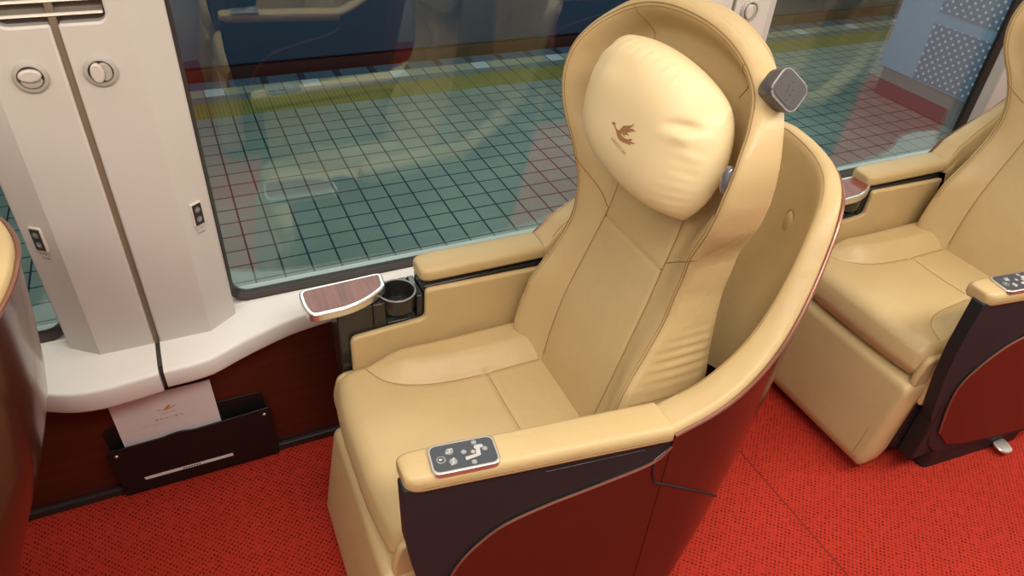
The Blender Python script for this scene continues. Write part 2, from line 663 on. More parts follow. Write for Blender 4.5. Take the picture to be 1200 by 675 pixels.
def build_seat():
    root = empty('train_seat', (OX, OY, 0))

    def part(name, bm, mats, parent=root, **k):
        return obj(name, bm, mats, parent, off=OFF, **k)

    # ---------------- shell (rear wrap): plan = straight sides + half ellipse
    XM, A_, B_ = 0.70, 0.335, 0.32
    rimz = [(-20, 0.603), (-1.6, 0.636), (10, 0.676), (20, 0.722), (28, 0.772), (36, 0.838), (43, 0.895), (51, 0.925), (62, 0.937), (90, 0.947)]

    def plan(th, d=0.0, ins=0.0, lean=0.0):
        """th: -20..200 deg from the aisle side; negative part is the straight side"""
        side = -1
        if th > 90:
            side, th = 1, 180 - th
        a = A_ - ins - d
        b = B_ - ins
        if th >= 0:
            t = math.radians(th)
            return XM + (a - 1.15 * d * sin(t) ** 4 - lean * sin(t) ** 3) * sin(t), YC + side * b * cos(t)
        fr = -th / 20.0
        return XM - (0.079 if side < 0 else 0.046) * fr, YC + side * (b - 0.006 * fr)

    def zr(th):
        if th > 90:
            th = 180 - th
        return table(th, rimz)
    lz = [(0.0, 0.22), (0.2, 0.165), (0.4, 0.105), (0.6, 0.058), (0.8, 0.020), (0.90, 0.006), (0.95, 0.0)]
    dz = [(0.03, 0.33), (0.08, 0.265), (0.166, 0.175), (0.26, 0.105), (0.39, 0.055), (0.55, 0.02), (0.73, 0.0), (1.2, 0.0)]
    ths = [-20 + 220 * i / 88 for i in range(89)]
    rows = []
    ZB = 0.075
    NZ = 22
    for k in range(NZ + 1):
        r = []
        for th in ths:
            z = lerp(zr(th), ZB, k / NZ)
            x, y = plan(th, d=table(z, dz), lean=table(z, lz))
            r.append((x, y, z))
        rows.append(r)
    # inner skin
    inner = []
    for k in range(NZ, -1, -1):
        r = []
        for th in ths:
            z = lerp(zr(th), ZB, k / NZ)
            x, y = plan(th, d=table(z, dz), ins=0.012, lean=table(z, lz))
            r.append((x, y, z))
        inner.append(r)
    bm = bmesh.new()
    allrows = rows + inner
    V = rows_mesh(bm, allrows)
    for j in range(len(ths) - 1):     # close the rim
        bm.faces.new((V[-1][j], V[-1][j + 1], V[0][j + 1], V[0][j]))
    bmesh.ops.holes_fill(bm, edges=[e for e in bm.edges if e.is_boundary], sides=0)
    shell = part('shell', bm, M['shell'], angle=50)
    bm = bmesh.new()
    for kk, rr in ((0.0, 0.0035),):
        tube(bm, [(*plan(th, d=0, ins=-0.001), zr(th) + 0.001) for th in ths], rr, 8)
    part('edge_trim', bm, M['bronze'], shell)
    # seam between the upper and the lower shell
    bm = bmesh.new()
    ys0 = lambda x: 0.655 - (x - 0.17) * 0.13 - 0.0045
    sp = []
    for th in [-18 + 216 * i / 70 for i in range(71)]:
        z = table(min(th, 180 - th), [(-18, 0.472), (-10, 0.452), (0, 0.425), (10, 0.385), (20, 0.340), (35, 0.290), (60, 0.27), (90, 0.27)])
        x, y = plan(th, d=table(z, dz), ins=-0.0005, lean=table(z, lz))
        sp.append((x, y, z))
    x, y = plan(-19.5, ins=-0.001)
    sp = [(0.594, ys0(0.594), 0.540), (0.598, ys0(0.598), 0.508), (0.606, ys0(0.606), 0.484)] + sp
    tube(bm, sp, 0.0022, 6)
    part('panel_joint', bm, M['dark'], shell)

    # ---------------- leather lining inside the shell
    bm = bmesh.new()
    lin = []
    prof = [(0.005, -0.026, 0), (0.004, -0.010, 0), (0.003, 0.002, 0), (0.007, 0.010, 0), (0.016, 0.0135, 0), (0.040, 0.014, 0), (0.058, 0.0125, 0), (0.066, 0.008, 0),
            (0.071, -0.003, 0), (0.073, -0.02, 0), (0.074, -0.05, 0.002), (0.074, -0.10, 0.006), (0.074, -0.18, 0.012), (0.074, -0.30, 0.022)]
    for ins, dzz, extra in prof:
        r = []
        for th in ths:
            t2 = min(th, 180 - th)
            wid = table(t2, [(-20, 1.0), (0, 0.95), (20, 0.78), (45, 0.55), (90, 0.45)])
            i2 = ins * wid + extra
            zz = zr(th) + dzz * (1.0 if dzz > -0.03 else table(t2, [(-20, 0.35), (10, 0.6), (40, 1.25), (90, 1.55)]))
            x, y = plan(th, ins=i2, d=table(zz, dz), lean=table(zz, lz))
            r.append((x, y, zz))
        lin.append(r)
    Vl = rows_mesh(bm, lin)
    for q in (0, -1):
        bm.faces.new([r_[q] for r_ in Vl[:10]])
    lining = part('shell_lining', bm, M['leather'], angle=60)
    bm = bmesh.new()
    for th in (62, 118):     # two cushioned buttons + stitch lines
        pass
    tube(bm, [(*plan(th, ins=0.062 * table(min(th, 180 - th), [(-20, 1.0), (0, .95), (20, .78), (45, .55), (90, .45)])), zr(th) + 0.0105) for th in ths[4:-4]], 0.0008, 5)
    part('stitching', bm, M['seam'], lining)
    for sgn in (-1, 1):
        bm = bmesh.new()
        c = Vector((0.962, YC + sgn * 0.110, 0.825))
        nrm = Vector((-0.93, -sgn * 0.36, 0.02)).normalized()
        ay = Vector((0, 0, 1))
        ax = ay.cross(nrm)
        rr = []
        for k in range(7):
            a = pi / 2 * k / 6
            rad = cos(a)
            rr.append([c + ax * (0.017 * rad * cos(2 * pi * i / 24)) + ay * (0.027 * rad * sin(2 * pi * i / 24)) + nrm * (0.012 * sin(a) * 0.55) for i in range(24)])
        rr[-1] = [p * 1.0 for p in rr[-1]]
        rows_mesh(bm, rr[:-1], closed_u=True, cap=True)
        tube(bm, [c + ax * (0.0178 * cos(2 * pi * i / 24)) + ay * (0.0278 * sin(2 * pi * i / 24)) + nrm * 0.001 for i in range(24)], 0.0009, 5, mi=1, closed=True)
        part('button', bm, [M['leather'], M['seam']], lining)

    # ---------------- lower side covers, aisle side
    def ys(x):
        return 0.655 - (x - 0.17) * 0.13
    trimcurve = [(0.275, 0.16), (0.252, 0.25), (0.243, 0.318), (0.250, 0.352), (0.268, 0.387), (0.293, 0.420), (0.335, 0.457), (0.408, 0.486), (0.498, 0.510), (0.590, 0.538), (0.6235, 0.574)]
    outline = trimcurve + [(0.624, 0.560), (0.624, 0.085), (0.40, 0.085), (0.33, 0.10)]
    for sgn, name in ((1, 'side_cover'),):
        bm = bmesh.new()

        def fn(a, b, t, s=sgn):
            y = ys(a) - t
            return (a, y if s == 1 else 2 * YC - y, b)
        prism(bm, outline, fn, -0.012, 0.004)
        sc = part(name, bm, M['shell'], bevel=0.002)
        bm = bmesh.new()
        sm = [Vector(p) for p in trimcurve]
        fine = []
        for i in range(len(sm) - 1):
            p0, p1, p2, p3 = sm[max(i - 1, 0)], sm[i], sm[i + 1], sm[min(i + 2, len(sm) - 1)]
            for q in range(6):
                t = q / 6
                fine.append(0.5 * ((2 * p1) + (p2 - p0) * t + (2 * p0 - 5 * p1 + 4 * p2 - p3) * t * t + (3 * p1 - p0 - 3 * p2 + p3) * t ** 3))
        fine.append(sm[-1])
        tube(bm, [fn(p.x, p.y, 0.0035) for p in fine], 0.0026, 8)
        part('cover_edge', bm, M['bronze'], sc)
        # black panel in front of / above the cover
        bm = bmesh.new()
        blk = [(0.172, 0.597), (0.174, 0.46), (0.186, 0.36), (0.215, 0.24), (0.27, 0.11), (0.31, 0.07), (0.62, 0.07), (0.655, 0.30), (0.648, 0.600)]
        prism(bm, round_poly(blk, [0.006, 0, 0, 0, 0, 0.03, 0, 0, 0]), fn, -0.03, 0.0)
        # thin recess line below the pad
        prism(bm, [(0.40, 0.574), (0.40, 0.5715), (0.575, 0.5735), (0.575, 0.576)], fn, -0.001, 0.0012, mi=1)
        part('side_panel', bm, [M['black'], M['gloss']], bevel=0.004)

    # ---------------- arm pads (lofted rounded bars)
    def pad(x0, x1, yo, w, ztop, th):
        """yo(x): outer edge y, w(x): signed width towards the seat"""
        bm = bmesh.new()
        rr = []
        n = 40
        for i in range(n + 1):
            f = i / n
            s = 0.5 - 0.5 * cos(pi * f)
            x = lerp(x0, x1, s)
            e = min((x - x0), 0.03) / 0.03
            k = math.sqrt(max(1e-4, 1 - (1 - e) ** 2.4))
            a, b = yo(x), yo(x) + w(x)
            mid, hw = (a + b) / 2, abs(b - a) / 2 * (0.55 + 0.45 * k)
            hz = th / 2 * (0.60 + 0.40 * k)
            if i == 0:
                hw *= 0.9
                hz *= 0.8
            zc = ztop(x) - th / 2
            sec = []
            for (px, pz) in rrect(0, 0, 2 * hw, 2 * hz, min(hz * 0.72, hw * 0.72), 5):
                bulge = 0.0025 * (1 - (px / hw) ** 2) if pz > 0 else 0
                sec.append((x, mid + px, zc + pz + bulge))
            rr.append(sec)
        rows_mesh(bm, rr, closed_u=True, cap=True)
        return bm
    bm = pad(0.176, 0.6195, lambda x: ys(x) - 0.005, lambda x: lerp(0.066, 0.0735, (x - .17) / .45), lambda x: lerp(0.622, 0.617, clamp((x - .17) / .46)), 0.036)
    yy = lambda x: ys(x) - 0.0045
    # stitched side seams
    for dzs in (0.009, 0.014):
        tube(bm, [(x, ys(x) - 0.0056, lerp(0.622, 0.617, (x - .17) / .46) - 0.010 - dzs) for x in [0.20 + 0.41 * i / 20 for i in range(21)]], 0.0008, 5, mi=1)
    padR = part('armrest_pad', bm, [M['leather'], M['seam']], angle=60)
    bm = pad(0.372, 0.6525, lambda x: lerp(1.237, 1.221, (x - .37) / .28), lambda x: -0.073, lambda x: lerp(0.606, 0.617, (x - .37) / .28), 0.034)
    part('armrest_pad', bm, [M['leather'], M['seam']], angle=60)

    # ---------------- control panel on the aisle armrest
    cx, cy, rot = 0.2735, 0.6655, math.radians(-7.5)
    zt = 0.6235
    bm = bmesh.new()
    prism(bm, rrect(cx, cy, 0.108, 0.058, 0.013, 6, rot), lambda a, b, t: (a, b, t), zt - 0.006, zt + 0.004)
    cp = part('control_panel', bm, M['silver'], bevel=0.0015)
    bm = bmesh.new()
    prism(bm, rrect(cx, cy, 0.100, 0.050, 0.010, 6, rot), lambda a, b, t: (a, b, t), zt + 0.003, zt + 0.0046)
    part('panel_face', bm, M['panelface'], cp, bevel=0.0006, bseg=1)
    R2 = Matrix.Rotation(rot, 2)

    # icon coordinates: u to the rear (+x), v to the window (+y)
    def ic(u, v):
        p = R2 @ Vector((u, v))
        return (cx + p.x, cy + p.y)

    def icon(name, polys, mats, h0=0.0046):
        bm = bmesh.new()
        for pts, mi, h in polys:
            prism(bm, [ic(*p) for p in pts], lambda a, b, t: (a, b, t), zt + h0 - 0.0006, zt + h0 + h, mi)
        part(name, bm, mats, cp, smooth=False)
    ring = lambda u, v, r: (circle(u, v, r, 24), 0, 0.0004)
    icon('light_button', [(circle(-0.036, -0.003, 0.0068, 24), 1, 0.0003), (circle(-0.036, -0.003, 0.0059, 24), 2, 0.0005),
                          (circle(-0.0372, -0.003, 0.0024, 14), 1, 0.0008),
                          ([(-0.0360, -0.004), (-0.034, -0.0034), (-0.034, -0.0026), (-0.0360, -0.002)], 1, 0.0008),
                          (circle(-0.0325, -0.0015, 0.0005, 8), 1, 0.0008), (circle(-0.0325, -0.0045, 0.0005, 8), 1, 0.0008)],
         [M['icondim'], M['icon'], M['panelface']])
    for (u, v, tilt) in ((-0.0205, 0.010, 0.25), (-0.0185, -0.0105, 0.8)):
        c, s = cos(tilt), sin(tilt)
        rt = lambda x, y, u=u, v=v, c=c, s=s: (u + x * c - y * s, v + x * s + y * c)
        icon('recline_button', [(circle(u, v, 0.0062, 24), 0, 0.0003),
                                ([rt(-0.0075, -0.0026), rt(-0.0005, -0.0026), rt(-0.0005, -0.0004), rt(-0.0075, -0.0004)], 1, 0.0006),
                                ([rt(-0.0012, -0.0026), rt(0.0012, -0.0026), rt(0.0022, 0.003), rt(0.0002, 0.003)], 1, 0.0006),
                                ([rt(0.0004, 0.0016), rt(0.0068, 0.0016), rt(0.0068, 0.0036), rt(0.0004, 0.0036)], 1, 0.0006)], [M['icondim'], M['icon']])
    icon('seat_diagram', [(round_poly([(0.003, -0.0125), (0.0245, -0.0085), (0.0245, -0.0035), (0.004, -0.006), (0.001, -0.006), (0.001, -0.0125)], 0.0018, 3), 1, 0.0005),
                          (round_poly([(0.0185, -0.0085), (0.0255, -0.0085), (0.0270, 0.007), (0.0205, 0.007)], 0.0015, 3), 1, 0.00055),
                          (round_poly([(0.0175, 0.006), (0.0325, 0.006), (0.0325, 0.0125), (0.0195, 0.0125)], 0.0022, 3), 1, 0.0006),
                          (circle(0.0150, 0.0005, 0.0042, 20), 2, 0.0007), (circle(0.0150, 0.0005, 0.0034, 20), 0, 0.0009), (circle(0.0150, 0.0005, 0.002, 8), 1, 0.0012)],
         [M['icondim'], M['icon'], M['print']])
    for (u, v) in ((0.0205, 0.0185), (0.0345, 0.003), (0.001, 0.004), (0.0125, -0.0185)):
        icon('move_button', [(circle(u, v, 0.0044, 20), 0, 0.0003), ([(u - 0.0018, v - 0.001), (u + 0.0018, v - 0.001), (u, v + 0.0018)], 1, 0.0006)], [M['icondim'], M['icon']])

    # ---------------- window-side arm: console, cup holder, leather panel, table
    bm = bmesh.new()
    YI = 1.150
    # inner face of console in xz with a rectangular opening below the cup
    co = [(0.186, 0.10), (0.186, 0.50), (0.19, 0.555), (0.372, 0.557), (0.372, 0.10)]
    box(bm, 0.186, 0.262, YI + 0.006, 1.232, 0.10, 0.553)
    box(bm, 0.262, 0.290, YI + 0.006, 1.232, 0.10, 0.553)
    box(bm, 0.290, 0.358, YI + 0.006, 1.232, 0.10, 0.498)
    box(bm, 0.290, 0.358, 1.216, 1.232, 0.498, 0.553)
    box(bm, 0.358, 0.374, YI + 0.006, 1.232, 0.10, 0.553)
    box(bm, 0.374, 0.652, YI + 0.006, 1.224, 0.10, 0.574)
    console = part('arm_console', bm, M['gloss'], bevel=0.003)
    # cup ring
    bm = bmesh.new()
    ccx, ccy = 0.3225, 1.181
    prof = [(0.0395, 0.534), (0.0402, 0.556), (0.0395, 0.560), (0.0365, 0.560), (0.0355, 0.556), (0.0345, 0.534), (0.0345, 0.520)]
    rows_mesh(bm, [[(ccx + r * cos(2 * pi * i / 40), ccy + r * sin(2 * pi * i / 40), z) for i in range(40)] for r, z in
                   [(0.0345, 0.5185), (0.038, 0.520)] + prof[:-1]], closed_u=True)
    rows_mesh(bm, [[(ccx + r * cos(2 * pi * i / 40), ccy + r * sin(2 * pi * i / 40), z) for i in range(40)] for r, z in
                   [(0.0345, 0.534), (0.0345, 0.5185), (0.002, 0.517)]], closed_u=True, cap=False)
    cup = part('cup_holder', bm, M['gloss'], console)
    bm = bmesh.new()
    tube(bm, [(ccx + 0.0398 * cos(2 * pi * i / 40), ccy + 0.0398 * sin(2 * pi * i / 40), 0.5595) for i in range(40)], 0.0014, 6, closed=True)
    # (a ring belongs to the console as a sub-part of its own)
    part('cup_rim', bm, M['lamprim'], console)
    bm = bmesh.new()
    box(bm, 0.293, 0.355, YI + 0.012, 1.215, 0.4985, 0.500)
    part('cup_rest', bm, M['panelface'], console)
    # leather side panel
    bm = bmesh.new()
    ol = round_poly([(0.205, 0.24), (0.207, 0.489), (0.372, 0.499), (0.374, 0.574), (0.652, 0.567), (0.652, 0.24)], [0, 0.018, 0.012, 0.012, 0, 0])
    prism(bm, ol, lambda a, b, t: (a, t, b), YI - 0.010, YI + 0.006)
    part('inner_arm_panel', bm, M['leather'], bevel=0.006, bseg=3)
    # matching leather panel on the aisle side (inner face)
    bm = bmesh.new()
    ol = round_poly([(0.205, 0.24), (0.200, 0.570), (0.62, 0.570), (0.62, 0.24)], 0.012)
    prism(bm, ol, lambda a, b, t: (a, ys(a) + t, b), 0.032, 0.046)
    part('inner_arm_panel', bm, M['leather'], bevel=0.004)
    # little side table folded on the console
    tb = [(0.125, 1.232), (0.305, 1.238), (0.300, 1.186), (0.262, 1.158), (0.212, 1.140), (0.134, 1.139), (0.125, 1.175)]
    tbr = [0.022, 0.016, 0.014, 0.03, 0.03, 0.022, 0.02]
    o1 = round_poly(tb, tbr)
    bm = bmesh.new()
    prism(bm, o1, lambda a, b, t: (a, b, t), 0.5545, 0.5745)
    tabl = part('side_table', bm, M['silver'], bevel=0.0035, bseg=3)
    cxm, cym = 0.212, 1.190
    o2 = []
    n = len(o1)
    for i in range(n):
        p = Vector(o1[i])
        t = (Vector(o1[(i + 1) % n]) - Vector(o1[i - 1])).normalized()
        nn = Vector((-t.y, t.x))
        if (Vector((cxm, cym)) - p).dot(nn) < 0:
            nn = -nn
        o2.append(tuple(p + nn * 0.0075))
    bm = bmesh.new()
    prism(bm, o2, lambda a, b, t: (a, b, t), 0.5735, 0.5750)
    part('table_top', bm, M['tablewood'], tabl, smooth=False)

    # ---------------- seat cushion
    CY0, CY1 = 0.704, 1.139
    cyc = (CY0 + CY1) / 2
    hwc = (CY1 - CY0) / 2
    rr = []
    ny = 60
    nx = 60

    sdt = [(0.222, 0.212), (0.228, 0.195), (0.240, 0.170), (0.262, 0.142), (0.30, 0.120), (0.36, 0.106), (0.47, 0.098), (0.61, 0.095)]

    def ctop(x, y):
        dy = abs(y - cyc)
        sd = table(x, sdt)
        b = sstep(sd - 0.004, sd + 0.050, dy) * sstep(0.215, 0.32, x) * 0.034
        dome = 0.010 * (1 - (dy / hwc) ** 2)
        sag = -0.010 * math.exp(-((x - 0.40) / 0.12) ** 2 - (dy / 0.09) ** 2)
        rise = 0.008 * (1 - sstep(0.2, 0.42, x))
        # groove lines of the insert
        g = 0.0
        if x > 0.222:
            g -= 0.0045 * math.exp(-((dy - sd) / 0.0055) ** 2) * sstep(0.222, 0.26, x)
        if dy < 0.105:
            g -= 0.004 * math.exp(-((x - 0.470) / 0.005) ** 2)
        return 0.408 + b + dome + sag + rise + g
    for j in range(ny * 2 + 1):
        v = -1 + 2 * j / (ny * 2)
        vv = math.copysign(abs(v) ** 0.8, v)
        y = cyc + hwc * vv
        e = max(0.0, (abs(vv) - 0.88) / 0.12)
        shrink = 1 - math.sqrt(max(0.0, 1 - e * e)) if e > 0 else 0
        sec = []
        xf = 0.148 + 0.018 * abs(vv) ** 3 + shrink * 0.02
        for i in range(nx * 2 + 1):
            s = i / (nx * 2)
            x = lerp(0.64, xf, s)
            dfr = x - xf
            R = 0.045
            z = ctop(x, y)
            if dfr < R:
                z -= R * (1 - math.sqrt(max(0, 1 - (1 - dfr / R) ** 2.0))) * 0.95
            z -= shrink * 0.030
            sec.append((x, y, z))
        z0 = sec[-1][2]
        for k in range(1, 8):
            t = k / 7
            bulge = 0.006 * sin(pi * t)
            sec.append((xf - bulge + 0.014 * t * t, y, lerp(z0, 0.325 + shrink * 0.012, t)))
        sec.append((0.24, y, 0.322))
        sec.append((0.64, y, 0.322))
        rr.append(sec)
    bm = bmesh.new()
    rows_mesh(bm, rr, closed_u=True, cap=True)
    cushion = part('seat_cushion', bm, M['leather'], angle=75)
    bm = bmesh.new()
    for sg in (-1, 1):
        pts = []
        for i in range(30):
            x = lerp(0.228, 0.60, (i / 29) ** 1.6)
            dy = table(x, sdt)
            y = cyc + sg * dy
            pts.append((x, y, ctop(x, y) + 0.0004))
        tube(bm, pts, 0.0011, 5)
    tube(bm, [(0.470, y, ctop(0.470, y) + 0.0003) for y in [cyc - 0.096 + 0.192 * i / 16 for i in range(17)]], 0.0011, 5)
    part('cushion_seam', bm, M['seam'], cushion)
    # side flap at the front corners of the cushion
    for yy0 in (0.694, 1.135):
        bm = bmesh.new()
        ol = round_poly([(0.172, 0.395), (0.156, 0.335), (0.160, 0.285), (0.195, 0.280), (0.235, 0.33), (0.25, 0.395)], 0.022)
        prism(bm, ol, lambda a, b, t: (a, t, b), yy0, yy0 + 0.017)
        part('cushion_flap', bm, M['leather'], cushion, bevel=0.006, bseg=3)

    # ---------------- leg rest (closed, hanging under the cushion front)
    bm = bmesh.new()
    ol = round_poly([(0.140, 0.318), (0.215, 0.318), (0.190, 0.06), (0.165, 0.035), (0.108, 0.035), (0.098, 0.065)], [0.022, 0.01, 0.02, 0.02, 0.02, 0.02], 6)
    LY0, LY1 = 0.690, 1.078
    rr = []
    for i in range(25):
        v = -1 + 2 * i / 24
        v = math.copysign(1 - (1 - abs(v)) ** 1.6, v)
        y = lerp(LY0, LY1, (v + 1) / 2)
        e = max(0, (abs(v) - 0.93) / 0.07)
        k = math.sqrt(max(0, 1 - e * e))
        cxx, czz = 0.155, 0.18
        sec = []
        for (a, b) in ol:
            dx, dzv = a - cxx, b - czz
            L_ = math.hypot(dx, dzv)
            q = (L_ - 0.022 * (1 - k)) / L_
            sec.append((cxx + dx * q, y, czz + dzv * q))
        rr.append(sec)
    rows_mesh(bm, rr, closed_u=True, cap=True)
    tube(bm, [(lerp(0.1415, 0.0985, t) - 0.001, LY0 + 0.030, lerp(0.300, 0.070, t)) for t in [i / 12 for i in range(13)]], 0.0008, 5, mi=1)
    part('leg_rest', bm, [M['leather'], M['seam']], angle=60)

    # ---------------- base under the seat
    bm = bmesh.new()
    box(bm, 0.205, 0.72, 0.690, 1.120, 0.07, 0.320)
    box(bm, 0.230, 0.62, 0.645, 0.690, 0.06, 0.30)
    part('seat_frame', bm, M['dark'], bevel=0.006)
    bm = bmesh.new()
    prism(bm, round_poly([(0.305, 0.640), (0.305, 0.76), (0.305, 1.16), (0.66, 1.20), (0.66, 0.612)], 0.02), lambda a, b, t: (a, b, t), 0.0, 0.075)
    for i in range(5):      # small screws at the front of the plinth
        box(bm, 0.302, 0.306, 0.70 + 0.004 * (i % 2), 0.703 + 0.004 * (i % 2), 0.015 + 0.010 * i, 0.018 + 0.010 * i, mi=1)
    plinth = part('plinth', bm, [M['dark'], M['silver']], bevel=0.004)
    bm = bmesh.new()
    prism(bm, round_poly([(0.545, 0.62), (0.545, 0.590), (0.560, 0.578), (0.582, 0.578), (0.590, 0.590), (0.590, 0.62)], 0.008), lambda a, b, t: (a, b, t + (b - 0.62) * 0.2), 0.022, 0.030)
    part('foot_pedal', bm, M['silver'], plinth, bevel=0.002)
    bm = bmesh.new()
    prism(bm, round_poly([(0.655, 0.66), (0.735, 0.66), (0.745, 0.69), (0.735, 0.76), (0.655, 0.76)], 0.012), lambda a, b, t: (a, b, t), 0.0, 0.035)
    part('floor_bracket', bm, M['black'], plinth, bevel=0.003)
    bm = bmesh.new()
    prism(bm, round_poly([(0.690, 0.662), (0.742, 0.664), (0.750, 0.69), (0.742, 0.74), (0.690, 0.74)], 0.012), lambda a, b, t: (a, b, t), 0.035, 0.050)
    part('bracket_cap', bm, M['lamprim'], plinth, bevel=0.003)

    # ---------------- backrest
    hwz = [(0.39, 0.190), (0.47, 0.205), (0.56, 0.203), (0.66, 0.190), (0.76, 0.184), (0.85, 0.200), (0.94, 0.244), (0.99, 0.257), (1.03, 0.260)]
    Z0, ZT = 1.02, 1.194

    def yc(z):
        return YC + table(z, [(0.80, 0.0), (0.98, 0.011), (1.21, 0.011)])

    def hw(z):
        return table(z, hwz)
    xcz = [(0.39, 0.590), (0.46, 0.606), (0.55, 0.632), (0.65, 0.660), (0.75, 0.690), (0.85, 0.720), (0.95, 0.742), (1.05, 0.757), (1.12, 0.775), (1.20, 0.790)]
    wz = [(0.39, 0.02), (0.47, 0.040), (0.57, 0.045), (0.66, 0.025), (0.73, 0.016), (0.80, 0.028), (0.88, 0.054), (0.96, 0.080), (1.01, 0.086), (1.06, 0.082), (1.10, 0.070), (1.14, 0.052), (1.20, 0.040)]
    xbs = [(0.39, 0.735), (0.50, 0.765), (0.60, 0.782), (0.80, 0.780), (0.95, 0.762), (1.05, 0.752), (1.11, 0.757), (1.16, 0.775), (1.20, 0.785)]
    # outline samples
    prow = []
    for i in range(34):
        z = lerp(0.39, Z0, i / 33)
        prow.append((z, hw(z)))
    ex = 2.2
    for i in range(1, 19):
        a = (pi / 2) * i / 18 * 0.985
        z = Z0 + (ZT - Z0) * sin(a) ** (2 / ex)
        prow.append((z, hw(Z0) * max(0.0, cos(a)) ** (2 / ex)))
    outl = [(-h, z) for z, h in prow] + [(h, z) for z, h in reversed(prow)]
    segs = [(Vector(outl[i]), Vector(outl[i + 1])) for i in range(len(outl) - 1)]

    def edist(dy, z):
        p = Vector((dy, z))
        best = 9
        for a, b in segs:
            ab = b - a
            L2 = ab.length_squared
            t = clamp((p - a).dot(ab) / L2) if L2 > 1e-12 else 0
            q = (a + ab * t - p).length_squared
            if q < best:
                best = q
        return math.sqrt(best)

    def xf(dy, z, d=None):
        if d is None:
            d = edist(dy, z)
        fall = table(z, [(0.4, 0.085), (0.75, 0.075), (0.95, 0.070), (1.21, 0.045)])
        G = 1 - sstep(0.010, 0.010 + fall, d)
        r = 0.011
        rd = r * (1 - math.sqrt(max(0, 1 - (1 - d / r) ** 2))) if d < r else 0
        x = table(z, xcz) - table(z, wz) * G + rd
        # gentle lumbar cushion
        x -= 0.010 * math.exp(-((z - 0.56) / 0.10) ** 2) * (1 - (dy / 0.2) ** 2 if abs(dy) < 0.2 else 0)
        # panel joints
        lo = abs(dy)
        jy = table(z, seamy)
        if z < 1.0:
            x += 0.0035 * math.exp(-((lo - jy) / 0.004) ** 2)
        if lo < jy:
            x += 0.0035 * math.exp(-((z - 0.775) / 0.004) ** 2)
        return x
    seamy = [(0.39, 0.105), (0.55, 0.112), (0.70, 0.105), (0.80, 0.098), (0.9, 0.10), (1.0, 0.11)]
    rr = []
    nf = 120
    # finer rows
    prow2 = []
    for i in range(120):
        z = lerp(0.39, Z0, i / 119)
        prow2.append((z, hw(z)))
    for i in range(1, 31):
        a = (pi / 2) * i / 30 * 0.985
        z = Z0 + (ZT - Z0) * sin(a) ** (2 / ex)
        prow2.append((z, hw(Z0) * max(0.0, cos(a)) ** (2 / ex)))
    for z, h in prow2:
        sec = []
        for j in range(nf + 1):
            u = -1 + 2 * j / nf
            uu = math.copysign(1 - (1 - abs(u)) ** 1.25, u)
            dy = uu * h
            sec.append((xf(dy, z, edist(dy, z)), yc(z) + dy, z))
        xs = table(z, xbs)
        xfe = sec[-1][0]
        full = clamp(h / 0.15)
        for k in range(1, 5):     # side going back
            t = k / 5
            sec.append((lerp(xfe, xs, t), yc(z) + h * (1 + 0.012 * sin(pi * t)), z))
        for k in range(0, 15):    # back
            u = 1 - 2 * k / 14
            ua = abs(u)
            xb = xs + (0.045 * (1 - ua ** 2.2) * full)
            if ua > 0.9:
                xb -= 0.010 * ((ua - 0.9) / 0.1) ** 2
            sec.append((xb, yc(z) + u * h, z))
        pk = 0.0022 * math.exp(-((z - 0.645) / 0.05) ** 2) * sin(z * 300)
        for k in range(4, 0, -1):
            t = k / 5
            sec.append((lerp(sec[0][0], xs, t), yc(z) - h * (1 + 0.012 * sin(pi * t)) - pk * sin(pi * t), z))
        rr.append(sec)
    bm = bmesh.new()
    rows_mesh(bm, rr, closed_u=True, cap=True)
    back = part('backrest', bm, M['leather'], angle=70)
    bm = bmesh.new()
    # vertical joints, cross joint
    for sg in (-1, 1):
        pts = []
        for i in range(50):
            z = lerp(0.43, 1.0, i / 49)
            dy = sg * table(z, seamy)
            pts.append((xf(dy, z) - 0.0004, yc(z) + dy, z))
        tube(bm, pts, 0.0011, 5)
        pts = []
        for i in range(14):
            t = i / 13
            z = lerp(0.79, 0.87, t)
            dy = sg * lerp(table(0.79, seamy), hw(0.87) - 0.002, t)
            pts.append((xf(dy, z) - 0.0004, yc(z) + dy, z))
        tube(bm, pts, 0.0009, 5)
        pts = []
        for i in range(10):
            z = 0.570 - 0.010 * (i / 9)
            x0_ = xf(hw(z), z)
            pts.append((lerp(x0_ + 0.004, table(z, xbs) - 0.01, i / 9), yc(z) + sg * (hw(z) * (1 + 0.012 * sin(pi * i / 9)) + 0.0004), z))
        tube(bm, pts, 0.0010, 5)
        # inner corner joints of the head bucket
        pts = []
        for i in range(12):
            t = i / 11
            dy = sg * lerp(0.146, 0.118, t)
            z = lerp(1.156, 1.09, t)
            pts.append((xf(dy, z) - 0.0002, yc(z) + dy, z))
        tube(bm, pts, 0.0009, 5)
    dyj = table(0.775, seamy)
    tube(bm, [(xf(dy, 0.775) + 0.0002, YC + dy, 0.775) for dy in [-dyj + 2 * dyj * i / 20 for i in range(21)]], 0.0011, 5)
    # edge piping: follows the front edge of wings and top
    for inset, rad in ((0.0105, 0.0010), (0.0165, 0.0006)):
        pts = []
        for (dy, z) in [(h - inset if True else 0, z) for z, h in prow2[10:140]]:
            pts.append((dy, z))
        full = []
        # offset the outline inwards along its normal
        m = len(outl)
        for i in range(8, m - 8):
            a, b = Vector(outl[i - 1]), Vector(outl[i + 1])
            t = (b - a)
            if t.length < 1e-6:
                continue
            t.normalize()
            nn = Vector((t.y, -t.x))
            p = Vector(outl[i]) + nn * inset
            full.append((xf(p.x, p.y) - 0.0002, yc(p.y) + p.x, p.y))
        tube(bm, full, rad, 5)
    part('backrest_seam', bm, M['seam'], back)

    # ---------------- head pillow
    pc = Vector((0.690, 0.890, 1.018))
    roll = math.radians(-3)
    nrm = Vector((-1, 0, 0.16)).normalized()
    h0 = Vector((0, -1, 0))
